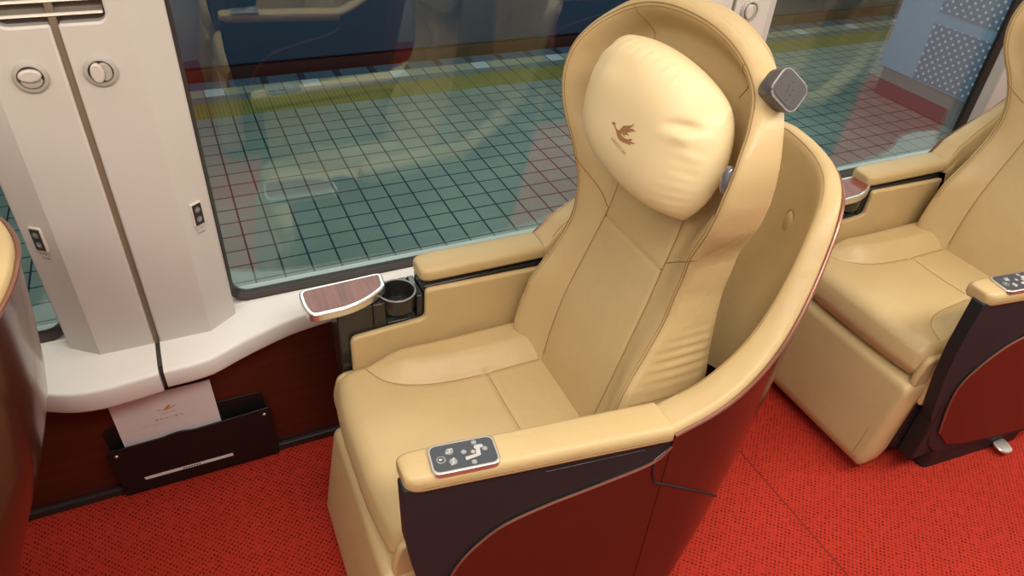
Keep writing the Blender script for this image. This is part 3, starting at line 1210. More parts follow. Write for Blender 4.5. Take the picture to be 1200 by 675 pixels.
    v0 = nrm.cross(h0).normalized()
    if v0.z < 0:
        v0 = -v0
    ph = (h0 * cos(roll) + v0 * sin(roll)).normalized()
    pv = (v0 * cos(roll) - h0 * sin(roll)).normalized()
    HW, HH = 0.177, 0.118
    rnd = random.Random(7)

    def pil(u, v, side):
        uu = u * math.sqrt(1 - 0.34 * v * v)
        vv = v * math.sqrt(1 - 0.36 * u * u)
        e = max(0, 1 - abs(u) ** 3.4) ** 0.5 * max(0, 1 - abs(v) ** 3.2) ** 0.5
        t = (0.070 if side > 0 else -0.040) * e
        if side > 0:
            # gathered folds at the right hand corners and the top edge
            r_ = sstep(0.62, 0.95, u) * (1 - abs(u) ** 10)
            t += 0.0009 * r_ * sin(v * 13 + u * 6) * (1 + 0.6 * sin(v * 5)) + 0.0006 * r_ * sin(v * 37 - u * 14)
            l_ = sstep(0.55, 1.0, -u) * (1 - abs(u) ** 10) * sstep(0.0, 0.8, v)
            t += 0.0022 * l_ * sin(v * 17 - u * 12)
            tp = sstep(0.72, 1, v) * (1 - abs(v) ** 10)
            t += 0.0014 * tp * sin(u * 38) + 0.0008 * tp * sin(u * 71)
            # pinched fold near the upper corner on the aisle side
            q1 = (u - 0.70) * 0.8 + (v - 0.50) * 0.6
            q2 = -(u - 0.70) * 0.6 + (v - 0.50) * 0.8
            t -= 0.0075 * math.exp(-(q1 / 0.16) ** 2 - (q2 / 0.055) ** 2)
            t += 0.0050 * math.exp(-(q1 / 0.18) ** 2 - ((q2 + 0.12) / 0.07) ** 2)
            # broad soft dents
            t -= 0.0040 * math.exp(-((u + 0.38) / 0.30) ** 2 - ((v - 0.62) / 0.20) ** 2)
            t -= 0.0030 * math.exp(-((u + 0.70) / 0.10) ** 2 - ((v - 0.45) / 0.30) ** 2)
        # lower edge hangs a little towards the window side
        return pc + ph * (HW * uu) + pv * (HH * vv) + nrm * t
    bm = bmesh.new()
    n_u, n_v = 110, 80
    front = [[None] * (n_u + 1) for _ in range(n_v + 1)]
    backv = [[None] * (n_u + 1) for _ in range(n_v + 1)]
    sp_ = lambda s: sin(s * pi / 2)
    for b in range(n_v + 1):
        v = sp_(-1 + 2 * b / n_v)
        for a in range(n_u + 1):
            u = sp_(-1 + 2 * a / n_u)
            front[b][a] = bm.verts.new(pil(u, v, 1))
            edge = a in (0, n_u) or b in (0, n_v)
            backv[b][a] = front[b][a] if edge else bm.verts.new(pil(u, v, -1))
    for b in range(n_v):
        for a in range(n_u):
            for G_ in (front, backv):
                q = [G_[b][a], G_[b][a + 1], G_[b + 1][a + 1], G_[b + 1][a]]
                try:
                    bm.faces.new(q)
                except ValueError:
                    pass
    bmesh.ops.recalc_face_normals(bm, faces=bm.faces)
    bvh = BVHTree.FromBMesh(bm)
    pillow = part('head_pillow', bm, M['pillow'], angle=180)

    def onto_pillow(b2, origin, lift=0.0006, cuts=2):
        if cuts:
            bmesh.ops.subdivide_edges(b2, edges=b2.edges[:], cuts=cuts, use_grid_fill=True)
            bmesh.ops.triangulate(b2, faces=b2.faces[:])
        for v in b2.verts:
            p = pc + ph * (origin[0] + v.co.x) + pv * (origin[1] + v.co.y) + nrm * 0.3
            hit = bvh.ray_cast(p, -nrm)
            v.co = hit[0] + nrm * lift
        return b2
    e0 = (0.0095, -0.012)
    bm = onto_pillow(flat_poly_bm(BIRD, 0.0107), e0)
    part('emblem', bm, M['print'], pillow, smooth=False)
    bm = text_bm('HINOTORI', 0.0098)
    xs_ = [v.co.x for v in bm.verts]
    k = 0.046 / (max(xs_) - min(xs_))
    for v in bm.verts:
        v.co.x *= k
    Rm = Matrix.Rotation(math.radians(-5), 4, 'Z')
    bmesh.ops.transform(bm, matrix=Rm, verts=bm.verts)
    bm = onto_pillow(bm, (e0[0] + 0.0055, e0[1] - 0.0215), cuts=1)
    part('lettering', bm, M['printlight'], pillow, smooth=False)

    # ---------------- reading lamps on the wing
    n_ = Vector((-0.08, -1, 0.42)).normalized()
    dx_ = Vector((1, 0, 0))
    dx_ = (dx_ - n_ * dx_.dot(n_)).normalized()
    dv_ = n_.cross(dx_).normalized()
    lc = Vector((0.738, 0.699, 1.144))

    def lampfn(base):
        return lambda a, b, t: tuple(base + dx_ * a + dv_ * b + n_ * t)
    bm = bmesh.new()
    rr = []
    for t, s in ((-0.008, 0.88), (-0.004, 0.94), (0.010, 1.0), (0.020, 1.0), (0.0235, 0.96)):
        f_ = lampfn(lc)
        rr.append([f_(a * s, b * s, t) for a, b in rrect(0, 0, 0.046, 0.054, 0.013, 6, pi / 4)])
    rows_mesh(bm, rr, closed_u=True, cap=True)
    lampo = part('reading_lamp', bm, M['lamp'], angle=35)
    bm = bmesh.new()
    prism(bm, rrect(0, 0, 0.037, 0.041, 0.010, 6, pi / 4), lampfn(lc), 0.0225, 0.0242)
    for (a, b) in ((-0.004, 0.0), (0.004, 0.0), (0.0, -0.006), (0.0, 0.006), (-0.006, -0.012), (0.005, -0.013), (0.006, 0.010)):
        prism(bm, circle(a, b, 0.0011, 8), lampfn(lc), 0.0240, 0.0250)
    part('lamp_face', bm, M['lamp'], lampo, bevel=0.0008, bseg=1)
    bm = bmesh.new()
    tube(bm, [lampfn(lc)(a * 0.98, b * 0.98, 0.0225) for a, b in rrect(0, 0, 0.044, 0.052, 0.0125, 6, pi / 4)], 0.0013, 6, closed=True)
    part('lamp_rim', bm, M['lamprim'], lampo)
    # spot lamp tucked in a slit of the wing
    bm = bmesh.new()
    dyl = -0.241
    zc = 1.024
    xl = xf(dyl, zc)
    rr = []
    for i in range(15):
        a = -pi / 2 + pi * i / 14
        rr.append([(xl + 0.004 + 0.009 * cos(a) * cos(b), yc(zc) + dyl + 0.008 + 0.011 * cos(a) * sin(b), zc + 0.023 * sin(a)) for b in [2 * pi * q / 16 for q in range(16)]])
    rows_mesh(bm, rr, closed_u=True)
    bmesh.ops.remove_doubles(bm, verts=bm.verts, dist=1e-5)
    spot = part('spot_lamp', bm, M['lampglass'])
    bm = bmesh.new()
    pts = []
    for i in range(13):
        t = i / 12
        z = lerp(zc + 0.030, zc - 0.056, t)
        w = 0.0050 * sin(pi * t) ** 0.7 + 0.0004
        d = dyl + 0.004 + 0.002 * t
        pts.append([(xf(d - w, z) - 0.0012, yc(z) + d - w, z), (xf(d + w, z) - 0.0012, yc(z) + d + w, z), (xf(d + w, z) + 0.004, yc(z) + d + w, z), (xf(d - w, z) + 0.004, yc(z) + d - w, z)])
    rows_mesh(bm, pts, closed_u=True, cap=True)
    part('lamp_slit', bm, M['dark'], spot)
    return root


seatA = build_seat()
tag(seatA, 'whole tan leather recliner seat in the middle with cream head pillow', 'seat', 'tan leather recliner seats along the windows')
seatB = dup(seatA, (OX + 1.30, OY, 0))
tag(seatB, 'tan leather recliner seat behind, cut off by the right edge, showing its leg rest', 'seat', 'tan leather recliner seats along the windows')
for ch in seatB.children:       # its table is pushed back over the cup holder
    if ch.name.startswith('side_table'):
        ch.location = (0.095, -0.012, 0.006)
seatF = dup(seatA, (OX - 1.272, OY, 0))
tag(seatF, 'seat in front at the left edge, only its burgundy shell back showing', 'seat', 'tan leather recliner seats along the windows')
MY = 0.53 - OY
for i, (dx, lb) in enumerate(((0.0, 'recliner seat across the aisle facing the window, mirrored faintly in the wide window glass'),
                              (1.30, 'recliner seat across the aisle one row further back, mirrored in the right window'),
                              (-1.30, 'recliner seat across the aisle one row further forward'))):
    o = dup(seatA, (OX + dx, MY, 0), mirror=True, skip=('lettering', 'emblem'))
    tag(o, lb, 'seat', 'tan leather recliner seats across the aisle')
    if i < 2:
        o = dup(seatA, (OX + dx, MY - 0.66, 0), mirror=True, skip=('lettering', 'emblem'))
        tag(o, ['recliner seat by the far wall across the aisle, level with the middle seat', 'recliner seat by the far wall across the aisle, one row further back'][i], 'seat', 'tan leather recliner seats across the aisle')

# ================================================================== CABIN SHELL
XW, XE = -1.75, 3.9
YN = 1.345          # lower window-side wall face
YSO = -1.42
CEIL = 2.12

bm = bmesh.new()
box(bm, XW, XE, YSO - 0.05, YN + 0.12, -0.06, 0.0)
floor = struct(obj('floor', bm, M['carpet'], smooth=False))
bm = bmesh.new()
tube(bm, [(1.174, -1.40, 0.0004), (1.174, 1.33, 0.0004)], 0.0016, 6)
obj('carpet_joint', bm, M['carpetseam'], floor)

bm = bmesh.new()
box(bm, XW, XE, YN, YN + 0.05, 0.0, 0.425)
struct(obj('wall_north', bm, M['woodwall'], smooth=False))
bm = bmesh.new()
box(bm, XW, XE, YN - 0.014, YN, 0.0, 0.022)
struct(obj('baseboard_north', bm, M['base'], bevel=0.003))
bm = bmesh.new()
box(bm, XW, XE, YSO - 0.05, YSO, 0.0, CEIL)
struct(obj('wall_south', bm, M['white'], smooth=False))
bm = bmesh.new()
box(bm, XW - 0.05, XW, YSO, 1.47, 0.0, CEIL)
struct(obj('wall_west', bm, M['white'], smooth=False))
bm = bmesh.new()
box(bm, XE, XE + 0.05, YSO, 1.47, 0.0, CEIL)
struct(obj('wall_east', bm, M['white'], smooth=False))
bm = bmesh.new()
box(bm, XW, XE, YSO, 1.47, CEIL, CEIL + 0.05)
struct(obj('ceiling', bm, M['ceiling'], smooth=False))

PITCH = 1.36
GAP0 = -0.1665
WT = 1.36            # window top
ZL = 0.432           # ledge top
WY = 1.424           # glass plane
gaps = [GAP0 + PITCH * k for k in (-1, 0, 1, 2)]
# upper wall above the windows
bm = bmesh.new()
box(bm, XW, XE, 1.372, 1.47, WT, CEIL)
struct(obj('wall_upper', bm, M['white'], smooth=False))
# strip of wall below the glass, behind the ledge
bm = bmesh.new()
box(bm, XW, XE, 1.400, 1.47, 0.40, 0.444)
struct(obj('trim_0', bm, M['ledge'], bevel=0.003))

# windows: pane + dark gasket, between the pillars
for k in range(3):
    x0 = gaps[k] + 0.160
    x1 = gaps[k + 1] - 0.160
    z0, z1 = 0.443, WT
    out = rrect((x0 + x1) / 2, (z0 + z1) / 2, x1 - x0, z1 - z0, 0.045, 6)
    inn = rrect((x0 + x1) / 2, (z0 + z1) / 2, x1 - x0 - 0.028, z1 - z0 - 0.024, 0.034, 6)
    bm = bmesh.new()
    prism(bm, inn, lambda a, b, t: (a, t, b), WY, WY + 0.006)
    win = struct(obj('window_%d' % (k + 1), bm, M['glass'], smooth=False))
    bm = bmesh.new()
    n = len(out)
    layers = [[(a, 1.406, b) for a, b in out], [(a, 1.406, b) for a, b in
              rrect((x0 + x1) / 2, (z0 + z1) / 2, x1 - x0 - 0.016, z1 - z0 - 0.012, 0.038, 6)],
              [(a, WY + 0.001, b) for a, b in inn], [(a, WY + 0.012, b) for a, b in inn], [(a, WY + 0.012, b) for a, b in out]]
    rows_mesh(bm, layers + [layers[0]], closed_u=True)
    bmesh.ops.remove_doubles(bm, verts=bm.verts, dist=1e-6)
    obj('window_frame', bm, M['gasket'], win, angle=30)

# pillars: two white panels each side of a narrow gap
for pi_, g in enumerate(gaps):
    for s in (-1, 1):
        bm = bmesh.new()
        xi = g + s * 0.0055
        xb = g + s * 0.108
        xe = g + s * 0.166
        yf, ye = 1.330, 1.372
        vx0, vx1, vz0, vz1 = g, g + s * 0.076, 1.108, 1.205
        poly = [(xi, ZL - 0.002), (xb, ZL - 0.002), (xb, CEIL - 0.3), (xi, CEIL - 0.3), (xi, vz1)]
        notch = [(vx1, vz1), (vx1, vz0), (xi, vz0)]
        nr = round_poly([(xi, vz1)] + notch, [0, 0.012, 0.016, 0])[0:]
        pl = [(xi, ZL - 0.002), (xb, ZL - 0.002), (xb, CEIL - 0.3), (xi, CEIL - 0.3)] + nr
        prism(bm, pl, lambda a, b, t: (a, t, b), yf, ye + 0.02)
        # slanted flank towards the window
        prism(bm, [(xb, yf), (xe, ye), (xe, ye + 0.045), (xb, ye + 0.045)], lambda a, b, t: (a, b, t), ZL - 0.002, CEIL - 0.3)
        bmesh.ops.remove_doubles(bm, verts=bm.verts, dist=1e-6)
        p = struct(obj('trim_%d' % (10 + pi_ * 2 + (s > 0)), bm, M['white'], bevel=0.004, bseg=3))
    bm = bmesh.new()
    box(bm, g - 0.0055, g + 0.0055, 1.337, 1.36, ZL, CEIL - 0.3)
    struct(obj('trim_%d' % (30 + pi_), bm, M['gap'], smooth=False))
    bm = bmesh.new()
    box(bm, g - 0.0045, g + 0.0045, 1.262, 1.36, 0.374, ZL + 0.0004)
    struct(obj('trim_%d' % (40 + pi_), bm, M['gapdark'], smooth=False))
    # vent at the head of the pillar
    v = empty('air_vent', (g, 1.345, 1.155))
    of = (g, 1.345, 1.155)
    bm = bmesh.new()
    box(bm, g - 0.0755, g + 0.0755, 1.350, 1.3915, 1.1085, 1.2045)
    obj('vent_recess', bm, M['vent'], v, off=of, smooth=False)
    for q in range(4):
        z = 1.1205 + 0.021 * q
        bm = bmesh.new()
        prism(bm, [(1.333, z), (1.337, z + 0.004), (1.352, z + 0.009), (1.352, z + 0.004)], lambda a, b, t: (t, a, b), g - 0.0735, g + 0.0735)
        obj('vent_slat', bm, M['slat'], v, off=of, smooth=False, bevel=0.001)
    tag(v, ['slatted air vent at the head of the hidden pillar far left', 'slatted air vent at the top left corner above the white pillar',
            'slatted air vent above the pillar behind the middle seat', 'slatted air vent above the far right pillar'][pi_], 'vent', 'slatted air vents on the pillars')

# ledge segments between the gaps
frontl = [(0.0, 1.243), (0.06, 1.236), (0.11, 1.232), (0.16, 1.238), (0.21, 1.258), (0.25, 1.280), (0.32, 1.315), (0.42, 1.337), (0.55, 1.343), (0.68, 1.345)]
front = [(0.0, 1.243), (0.04, 1.243), (0.09, 1.248), (0.135, 1.268), (0.19, 1.292), (0.29, 1.324), (0.40, 1.338), (0.55, 1.343), (0.68, 1.345)]
for k in range(-1, 4):
    g0 = gaps[k] if 0 <= k < 4 else (gaps[0] - PITCH if k < 0 else gaps[3])
    if k == 3:
        continue
    x0 = (gaps[k] if k >= 0 else gaps[0] - PITCH) + 0.0048
    x1 = gaps[k + 1] - 0.0048
    x0 = max(x0, XW)
    pts = []
    n = 60
    for i in range(n + 1):
        x = lerp(x0, x1, i / n)
        g = min(gaps + [gaps[0] - PITCH], key=lambda q: abs(x - q))
        pts.append((x, table(abs(x - g), front if x > g else frontl)))
    bm = bmesh.new()
    rr = []
    for x, y in pts:
        gq = min(gaps + [gaps[0] - PITCH], key=lambda q: abs(x - q))
        zb_ = 0.374 if x < gq else 0.382
        if abs(x - gq) > 0.35:
            zb_ = lerp(zb_, 0.378, sstep(0.35, 0.68, abs(x - gq)))
        rr.append([(x, 1.407, 0.4425), (x, lerp(y, 1.392, 0.4), 0.4395), (x, y + 0.010, 0.4305), (x, y + 0.005, 0.4292), (x, y + 0.002, 0.4265), (x, y + 0.001, 0.422), (x, y + 0.001, zb_ + 0.006), (x, y + 0.004, zb_ + 0.001), (x, y + 0.010, zb_), (x, 1.407, zb_)])
    rows_mesh(bm, rr, closed_u=True, cap=True)
    struct(obj('trim_%d' % (50 + k + 1), bm, M['ledge'], angle=50))


# coat hooks on the pillars
def coat_hook(cx, cz, y, turned, label):
    r = empty('coat_hook', (cx, y, cz))
    of = (cx, y, cz)
    bm = bmesh.new()
    rr = []
    for rad, yy in ((0.026, 0.0), (0.0255, -0.004), (0.023, -0.0065), (0.0195, -0.0065), (0.0185, -0.004), (0.018, -0.001)):
        rr.append([(cx + rad * cos(2 * pi * i / 40), y + yy, cz + rad * sin(2 * pi * i / 40)) for i in range(40)])
    rows_mesh(bm, rr, closed_u=True)
    rows_mesh(bm, [[(cx + rad * cos(2 * pi * i / 40), y - 0.001, cz + rad * sin(2 * pi * i / 40)) for i in range(40)] for rad in (0.018, 0.001)], closed_u=True)
    obj('ring', bm, M['hook'], r, off=of, angle=50)
    bm = bmesh.new()
    prism(bm, circle(cx, cz, 0.0178, 32), lambda a, b, t: (a, t, b), y - 0.0018, y - 0.0005)
    obj('well_shadow', bm, M['vent'], r, off=of, smooth=False)  # hook floor coloured dark to stand for the shadow between the flaps
    rot = pi / 2 if turned else 0
    c, s = cos(rot), sin(rot)

    def lens(off, w, h):
        pts = []
        for i in range(28):
            a = 2 * pi * i / 28
            px, pz = w * cos(a), off + h * sin(a)
            pts.append((cx + px * c - pz * s, cz + px * s + pz * c))
        return pts
    bm = bmesh.new()
    prism(bm, lens(-0.0058, 0.0155, 0.0110), lambda a, b, t: (a, t, b), y - 0.0065, y - 0.001)
    obj('back_flap', bm, M['hook'], r, off=of, bevel=0.002)
    bm = bmesh.new()
    prism(bm, lens(0.0052, 0.0165, 0.0102), lambda a, b, t: (a, t, b), y - 0.012, y - 0.001)
    obj('flap', bm, M['hooklight'], r, off=of, bevel=0.003, bseg=3)
    tag(r, label, 'hook', 'round grey hooks on the white pillars')


YF = 1.330
coat_hook(GAP0 - 0.055, 1.029, YF, False, 'round grey hook with level flap, left of the pillar gap')
coat_hook(GAP0 + 0.046, 1.029, YF, True, 'round grey hook with upright flap, right of the left pillar gap')
coat_hook(GAP0 + PITCH - 0.055, 1.036, YF, False, 'round grey hook half hidden behind the headrest top')
coat_hook(GAP0 + PITCH + 0.046, 1.036, YF, True, 'round grey hook at the top edge right of the headrest, near the second window')


# curtain switches
def curtain_switch(cx, cz, y, label, ax):
    ay = Vector((0, 0, 1))
    ax = Vector(ax).normalized()
    nz = ax.cross(ay)
    r = empty('curtain_switch', (cx, y, cz))
    of = (cx, y, cz)
    base = Vector((cx, y, cz))
    fn = lambda a, b, t: tuple(base + ax * a + ay * b + nz * t)
    bm = bmesh.new()
    prism(bm, rrect(0, 0, 0.026, 0.052, 0.003, 3), fn, -0.002, 0.0035)
    obj('plate', bm, M['switchplate'], r, off=of, bevel=0.001)
    bm = bmesh.new()
    prism(bm, rrect(0, 0, 0.0205, 0.046, 0.002, 3), fn, 0.0030, 0.0042)
    obj('face', bm, M['switchface'], r, off=of, smooth=False)
    for s in (1, -1):
        bm = bmesh.new()
        prism(bm, circle(0, s * 0.0105, 0.0062, 24), fn, 0.004, 0.0052)
        b = obj('button', bm, M['switchbtn'], r, off=of, bevel=0.0006)
        bm = bmesh.new()
        z0 = s * 0.0105
        prism(bm, [(-0.0034, z0 - s * 0.0016), (0, z0 + s * 0.0014), (0.0034, z0 - s * 0.0016), (0.0034, z0 - s * 0.0002), (0, z0 + s * 0.0030), (-0.0034, z0 - s * 0.0002)], fn, 0.005, 0.0056)
        obj('arrow', bm, M['icon'], b, off=of, smooth=False)
    bm = text_bm('カーテン', 0.0062)
    place_flat(bm, fn(0, -0.0345, 0.0006), ax, ay)
    b2 = text_bm('Curtain', 0.0062)
    place_flat(b2, fn(0, -0.0425, 0.0006), ax, ay)
    merge(bm, b2)
    obj('lettering', bm, M['gapdark'], r, off=of, smooth=False)
    tag(r, label, 'switch', 'two-button curtain switches')


flank = Vector((0.058, 0.042, 0))
curtain_switch(GAP0 - 0.137, 0.722, 1.330 + 0.042 * (0.029 / 0.058), 'black two-button curtain switch on the left side of the pillar, beside the front seat', (0.058, -0.042, 0))
curtain_switch(GAP0 + 0.137, 0.722, 1.330 + 0.042 * (0.029 / 0.058), 'black two-button curtain switch right of the gap, next to the big window', flank)

# magazine pocket and brochure
PX0, PX1, PY = -0.335, 0.027, YN
r = empty('magazine_pocket', (-0.155, PY, 0.005))
of = (-0.155, PY, 0.005)
bm = bmesh.new()
prism(bm, round_poly([(PX0 + 0.006, 0.03), (PX0 + 0.002, 0.215), (PX1 - 0.010, 0.215), (PX1 - 0.006, 0.03)], 0.02), lambda a, b, t: (a, t, b), PY - 0.004, PY)
obj('back_plate', bm, M['pocket'], r, off=of, bevel=0.001)
bm = bmesh.new()
fr = [(PX0 + 0.004, 0.008), (PX0 - 0.002, 0.165), (-0.215, 0.168), (-0.195, 0.173), (-0.172, 0.174), (-0.150, 0.168), (PX1 + 0.002, 0.178), (PX1 + 0.002, 0.008)]
prism(bm, round_poly(fr, [0.012, 0.01, 0.01, 0.01, 0.01, 0.01, 0.01, 0.012], 3), lambda a, b, t: (a, t, b), PY - 0.026, PY - 0.022)
box(bm, PX0 + 0.004, PX1, PY - 0.026, PY - 0.002, 0.006, 0.012)
obj('front_panel', bm, M['pocket'], r, off=of, bevel=0.0015)
for sx, sz in ((PX0 + 0.016, 0.146), (PX1 - 0.016, 0.158)):
    bm = bmesh.new()
    rr = [[(sx + rad * cos(2 * pi * i / 16), yy, sz + rad * sin(2 * pi * i / 16)) for i in range(16)] for rad, yy in ((0.0045, PY - 0.026), (0.0042, PY - 0.0275), (0.0025, PY - 0.0290), (0.0006, PY - 0.0294))]
    rows_mesh(bm, rr, closed_u=True, cap=True)
    obj('screw', bm, M['silver'], r, off=of)
bm = bmesh.new()
prism(bm, [(-0.280, 0.045), (-0.282, 0.054), (-0.080, 0.054), (-0.080, 0.045)], lambda a, b, t: (a, t, b), PY - 0.0268, PY - 0.0258)
strip = obj('label_strip', bm, M['paper'], r, off=of, smooth=False)
bm = bmesh.new()
for i in range(7):     # the strip's small printed marks
    xx = -0.196 + i * 0.006
    box(bm, xx, xx + 0.0042, PY - 0.0271, PY - 0.0266, 0.0478, 0.0512)
obj('print_marks', bm, M['dark'], strip, off=of, smooth=False)
tag(r, 'low black magazine pocket screwed to the dark wood wall under the ledge', 'magazine pocket')

# the brochure (about 21 cm wide) standing in the pocket
bx0, bx1, bz0, bz1 = -0.298, -0.086, 0.120, 0.300
by = PY - 0.014
r = empty('brochure', ((bx0 + bx1) / 2, by, bz0))
of = ((bx0 + bx1) / 2, by, bz0)
Rb = Matrix.Rotation(math.radians(1.5), 4, 'Y')
bm = bmesh.new()
box(bm, bx0, bx1, by - 0.0012, by + 0.0012, bz0, bz1)
obj('cover', bm, M['paper'], r, off=of, smooth=False)
yb = by - 0.0016
bcx = (bx0 + bx1) / 2 + 0.0
bm = flat_poly_bm([(-2.9, 0.15), (-2.3, 0.38), (-1.7, 0.30), (-1.0, 0.02), (-0.4, 0.15), (0.1, 0.75), (0.7, 1.25), (1.5, 1.75), (1.35, 1.45), (2.1, 1.85), (1.7, 1.35), (2.3, 1.5), (1.5, 0.85), (1.0, 0.35),
                   (1.9, 0.5), (2.9, 0.75), (3.9, 1.05), (3.7, 0.75), (2.9, 0.35), (1.7, -0.05), (0.7, -0.42), (-0.2, -0.45), (-1.0, -0.2), (-1.8, 0.0), (-2.5, 0.08)], 0.0066)
place_flat(bm, (bcx + 0.000, yb, 0.2455), (1, 0, 0), (0, 0, 1))
obj('emblem', bm, M['gold'], r, off=of, smooth=False)
bm = text_bm('HINOTORI', 0.0068)
place_flat(bm, (bcx + 0.004, yb, 0.2340), (1, 0, 0), (0, 0, 1))
obj('lettering', bm, M['hook'], r, off=of, smooth=False)
bm = text_bm('車 内 の ご 案 内', 0.0082)
place_flat(bm, (bcx + 0.002, yb, 0.2175), (1, 0, 0), (0, 0, 1))
obj('title', bm, M['print'], r, off=of, smooth=False)
bm = bmesh.new()
for (a, b, z) in ((-0.062, -0.038, 0.2085), (-0.034, -0.004, 0.2055), (0.0, 0.024, 0.206), (0.030, 0.042, 0.208), (0.046, 0.060, 0.2085), (-0.058, -0.022, 0.2045)):
    box(bm, bcx + a, bcx + b, yb - 0.0001, yb + 0.0003, z, z + 0.0007)
obj('small_print', bm, M['hooklight'], r, off=of, smooth=False)
r.rotation_euler = (0, math.radians(-0.5), 0)
tag(r, 'white brochure with a golden bird emblem standing in the black pocket', 'brochure')

# ceiling lights (the cabin's own lamps)
for i, (lx, ly) in enumerate(((-0.85, -0.15), (0.55, -0.15), (1.95, -0.15), (3.2, -0.15))):
    r = empty('ceiling_light', (lx, ly, CEIL))
    of = (lx, ly, CEIL)
    bm = bmesh.new()
    box(bm, lx - 0.60, lx + 0.60, ly - 0.26, ly + 0.26, CEIL - 0.02, CEIL)
    obj('housing', bm, M['ceiling'], r, off=of, bevel=0.004)
    bm = bmesh.new()
    box(bm, lx - 0.57, lx + 0.57, ly - 0.23, ly + 0.23, CEIL - 0.026, CEIL - 0.018)
    obj('diffuser', bm, M['diffuser'], r, off=of, smooth=False)
    tag(r, 'long warm ceiling light over the aisle, number %d from the front' % (i + 1) if False else
        ['long warm ceiling light over the aisle, frontmost', 'long warm ceiling light over the aisle above the middle seat', 'long warm ceiling light over the aisle above the right seat', 'long warm ceiling light over the aisle, rearmost'][i],
        'ceiling light', 'ceiling lights over the aisle')


def area(name, loc, rot, sx, sy, power, col):
    l = D.lights.new(name, 'AREA')
    l.shape = 'RECTANGLE'
    l.size = sx
    l.size_y = sy
    l.energy = power
    l.color = col
    o = D.objects.new(name, l)
    COL.objects.link(o)
    o.location = loc
    o.rotation_euler = rot
    return o


for i, lx in enumerate((-0.85, 0.55, 1.95, 3.2)):
    area('cabin_lamp', (lx, -0.15, CEIL - 0.03), (0, 0, 0), 1.14, 0.46, 20, (1.0, 0.945, 0.865))
# cove strip above the windows
area('cove_lamp', (0.9, 1.18, CEIL - 0.05), (math.radians(-12), 0, 0), 5.0, 0.12, 14, (1.0, 0.93, 0.85))

# ================================================================== OUTSIDE: the platform
ZP = -0.85
bm = bmesh.new()
box(bm, -4, 12, 1.75, 5.432, ZP - 0.4, ZP)
struct(obj('outside_platform', bm, M['tiles'], smooth=False))
bm = bmesh.new()
box(bm, -4, 12, 5.432, 5.72, ZP - 0.4, ZP + 0.003)
struct(obj('outside_tactile_strip', bm, M['tactile'], smooth=False))
bm = bmesh.new()
box(bm, -4, 12, 5.72, 5.85, ZP - 0.4, ZP)
struct(obj('outside_grey_row', bm, M['tilegrey'], smooth=False))
bm = bmesh.new()
box(bm, -4, 12, 5.85, 6.00, ZP - 0.4, ZP)
for i in range(105):
    x = -4 + i * 0.153
    box(bm, x, x + 0.005, 5.432, 6.0005, ZP - 0.01, ZP + 0.0035, mi=1)
    if i % 5 == 2:
        box(bm, x + 0.006, x + 0.153, 5.85, 6.0005, ZP - 0.01, ZP + 0.001, mi=2)
struct(obj('outside_edge_row', bm, [M['tilerow'], M['joint'], M['tilewhite']], smooth=False))
bm = bmesh.new()
box(bm, -4, 12, 6.00, 6.17, ZP - 0.4, ZP - 0.004)
for i in range(60):
    x = -4 + i * 0.306
    box(bm, x, x + 0.06, 6.00, 6.1705, ZP - 0.02, ZP - 0.001, mi=1)
struct(obj('outside_slit_edge', bm, [M['slit'], M['joint']], smooth=False))

# train on the opposite track
r = empty('outside_train', (3, 7.0, ZP - 0.3))
of = (3, 7.0, ZP - 0.3)
bm = bmesh.new()
box(bm, -4, 12, 6.235, 8.5, ZP + 0.085, 2.4)
obj('car_body', bm, M['trainblue'], r, off=of, bevel=0.02)
bm = bmesh.new()
box(bm, -4, 12, 6.225, 8.5, ZP - 0.35, ZP + 0.078)
for i in range(40):
    x = -4 + i * 0.5
    box(bm, x, x + 0.012, 6.222, 6.30, ZP - 0.3, ZP + 0.07, mi=1)
obj('skirt', bm, [M['trainred'], M['joint']], r, off=of, smooth=False)
bm = bmesh.new()
box(bm, -4, 12, 6.228, 6.24, 0.03, 0.13)
obj('stripe', bm, M['trainred'], r, off=of, smooth=False)
tag(r, 'dark blue train with a red-brown skirt across the platform outside', 'train')

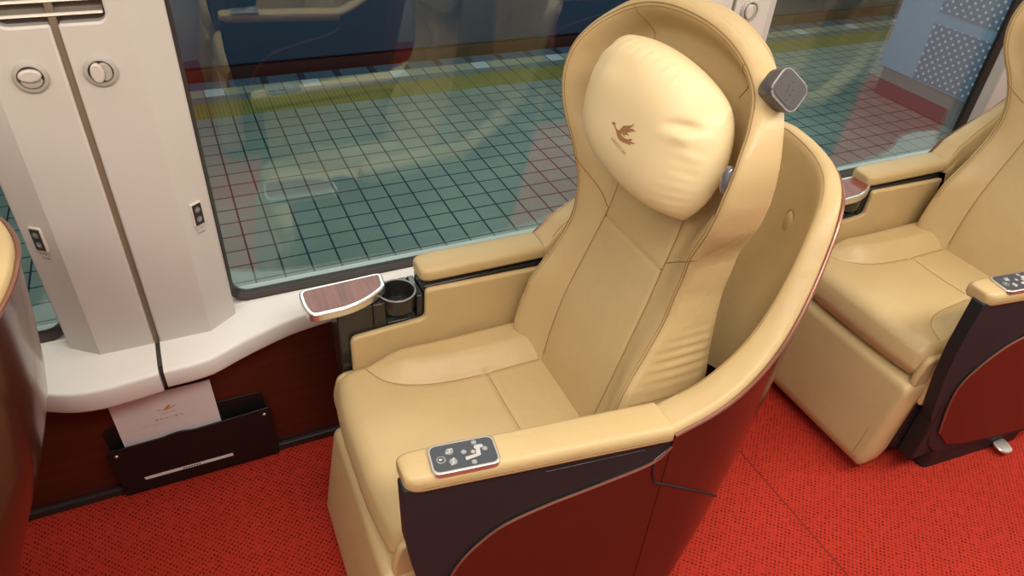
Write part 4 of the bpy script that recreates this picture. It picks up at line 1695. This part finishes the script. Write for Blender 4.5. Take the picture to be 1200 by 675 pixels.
# dotted blue kiosk on the platform
r = empty('outside_kiosk', (5.95, 3.75, ZP))
of = (5.95, 3.75, ZP)
bm = bmesh.new()
box(bm, 5.75, 6.25, 3.05, 4.32, ZP, -0.60)
obj('plinth', bm, M['kioskdark'], r, off=of, bevel=0.01)
bm = bmesh.new()
box(bm, 5.72, 6.28, 3.02, 4.35, -0.60, 1.2)
kb = obj('body', bm, M['kioskpale'], r, off=of, bevel=0.01)
for z0, z1 in ((-0.58, -0.12), (-0.03, 0.35)):
    bm = bmesh.new()
    box(bm, 5.712, 5.722, 3.03, 3.98, z0, z1)
    obj('dotted_panel', bm, M['dots'], kb, off=of, smooth=False)
tag(r, 'blue kiosk with white-dotted panels on the platform outside the right window', 'kiosk')

# station lamps over the platform
for i, (lx, ly) in enumerate(((0.5, 4.0), (3.5, 4.0), (6.5, 4.0))):
    area('platform_lamp', (lx, ly, 2.8), (0, 0, 0), 2.6, 0.6, 40, (0.90, 1.0, 0.95))

# ================================================================== world, camera, view
w = D.worlds.new('world')
S.world = w
w.use_nodes = True
w.node_tree.nodes['Background'].inputs['Color'].default_value = (0.30, 0.36, 0.42, 1)
w.node_tree.nodes['Background'].inputs['Strength'].default_value = 0.12

Rc = ((0.9097910092216097, -0.41115521324789595, 0.05684813241085682),
      (-0.20842287858027847, -0.5709823445711092, -0.7940649002898883),
      (0.35894320333979796, 0.7105846556232106, -0.605168756603485))   # rows: right, down, forward
cam = D.cameras.new('camera')
cam.sensor_fit = 'HORIZONTAL'
cam.sensor_width = 36.0
cam.lens = 836.83 / 1200 * 36.0
cam.clip_start = 0.05
co = D.objects.new('camera', cam)
COL.objects.link(co)
right = Vector(Rc[0])
down = Vector(Rc[1])
fwd = Vector(Rc[2])
mw = Matrix((right, -down, -fwd)).transposed().to_4x4()
mw.translation = Vector((0, 0, 1.5))
co.matrix_world = mw
S.camera = co

S.view_settings.view_transform = 'Standard'
S.view_settings.look = 'None'
S.view_settings.exposure = 0.0
S.view_settings.gamma = 1.0
S.view_settings.use_curve_mapping = False
S.cycles.use_denoising = True
S.cycles.max_bounces = 8
S.cycles.transparent_max_bounces = 12
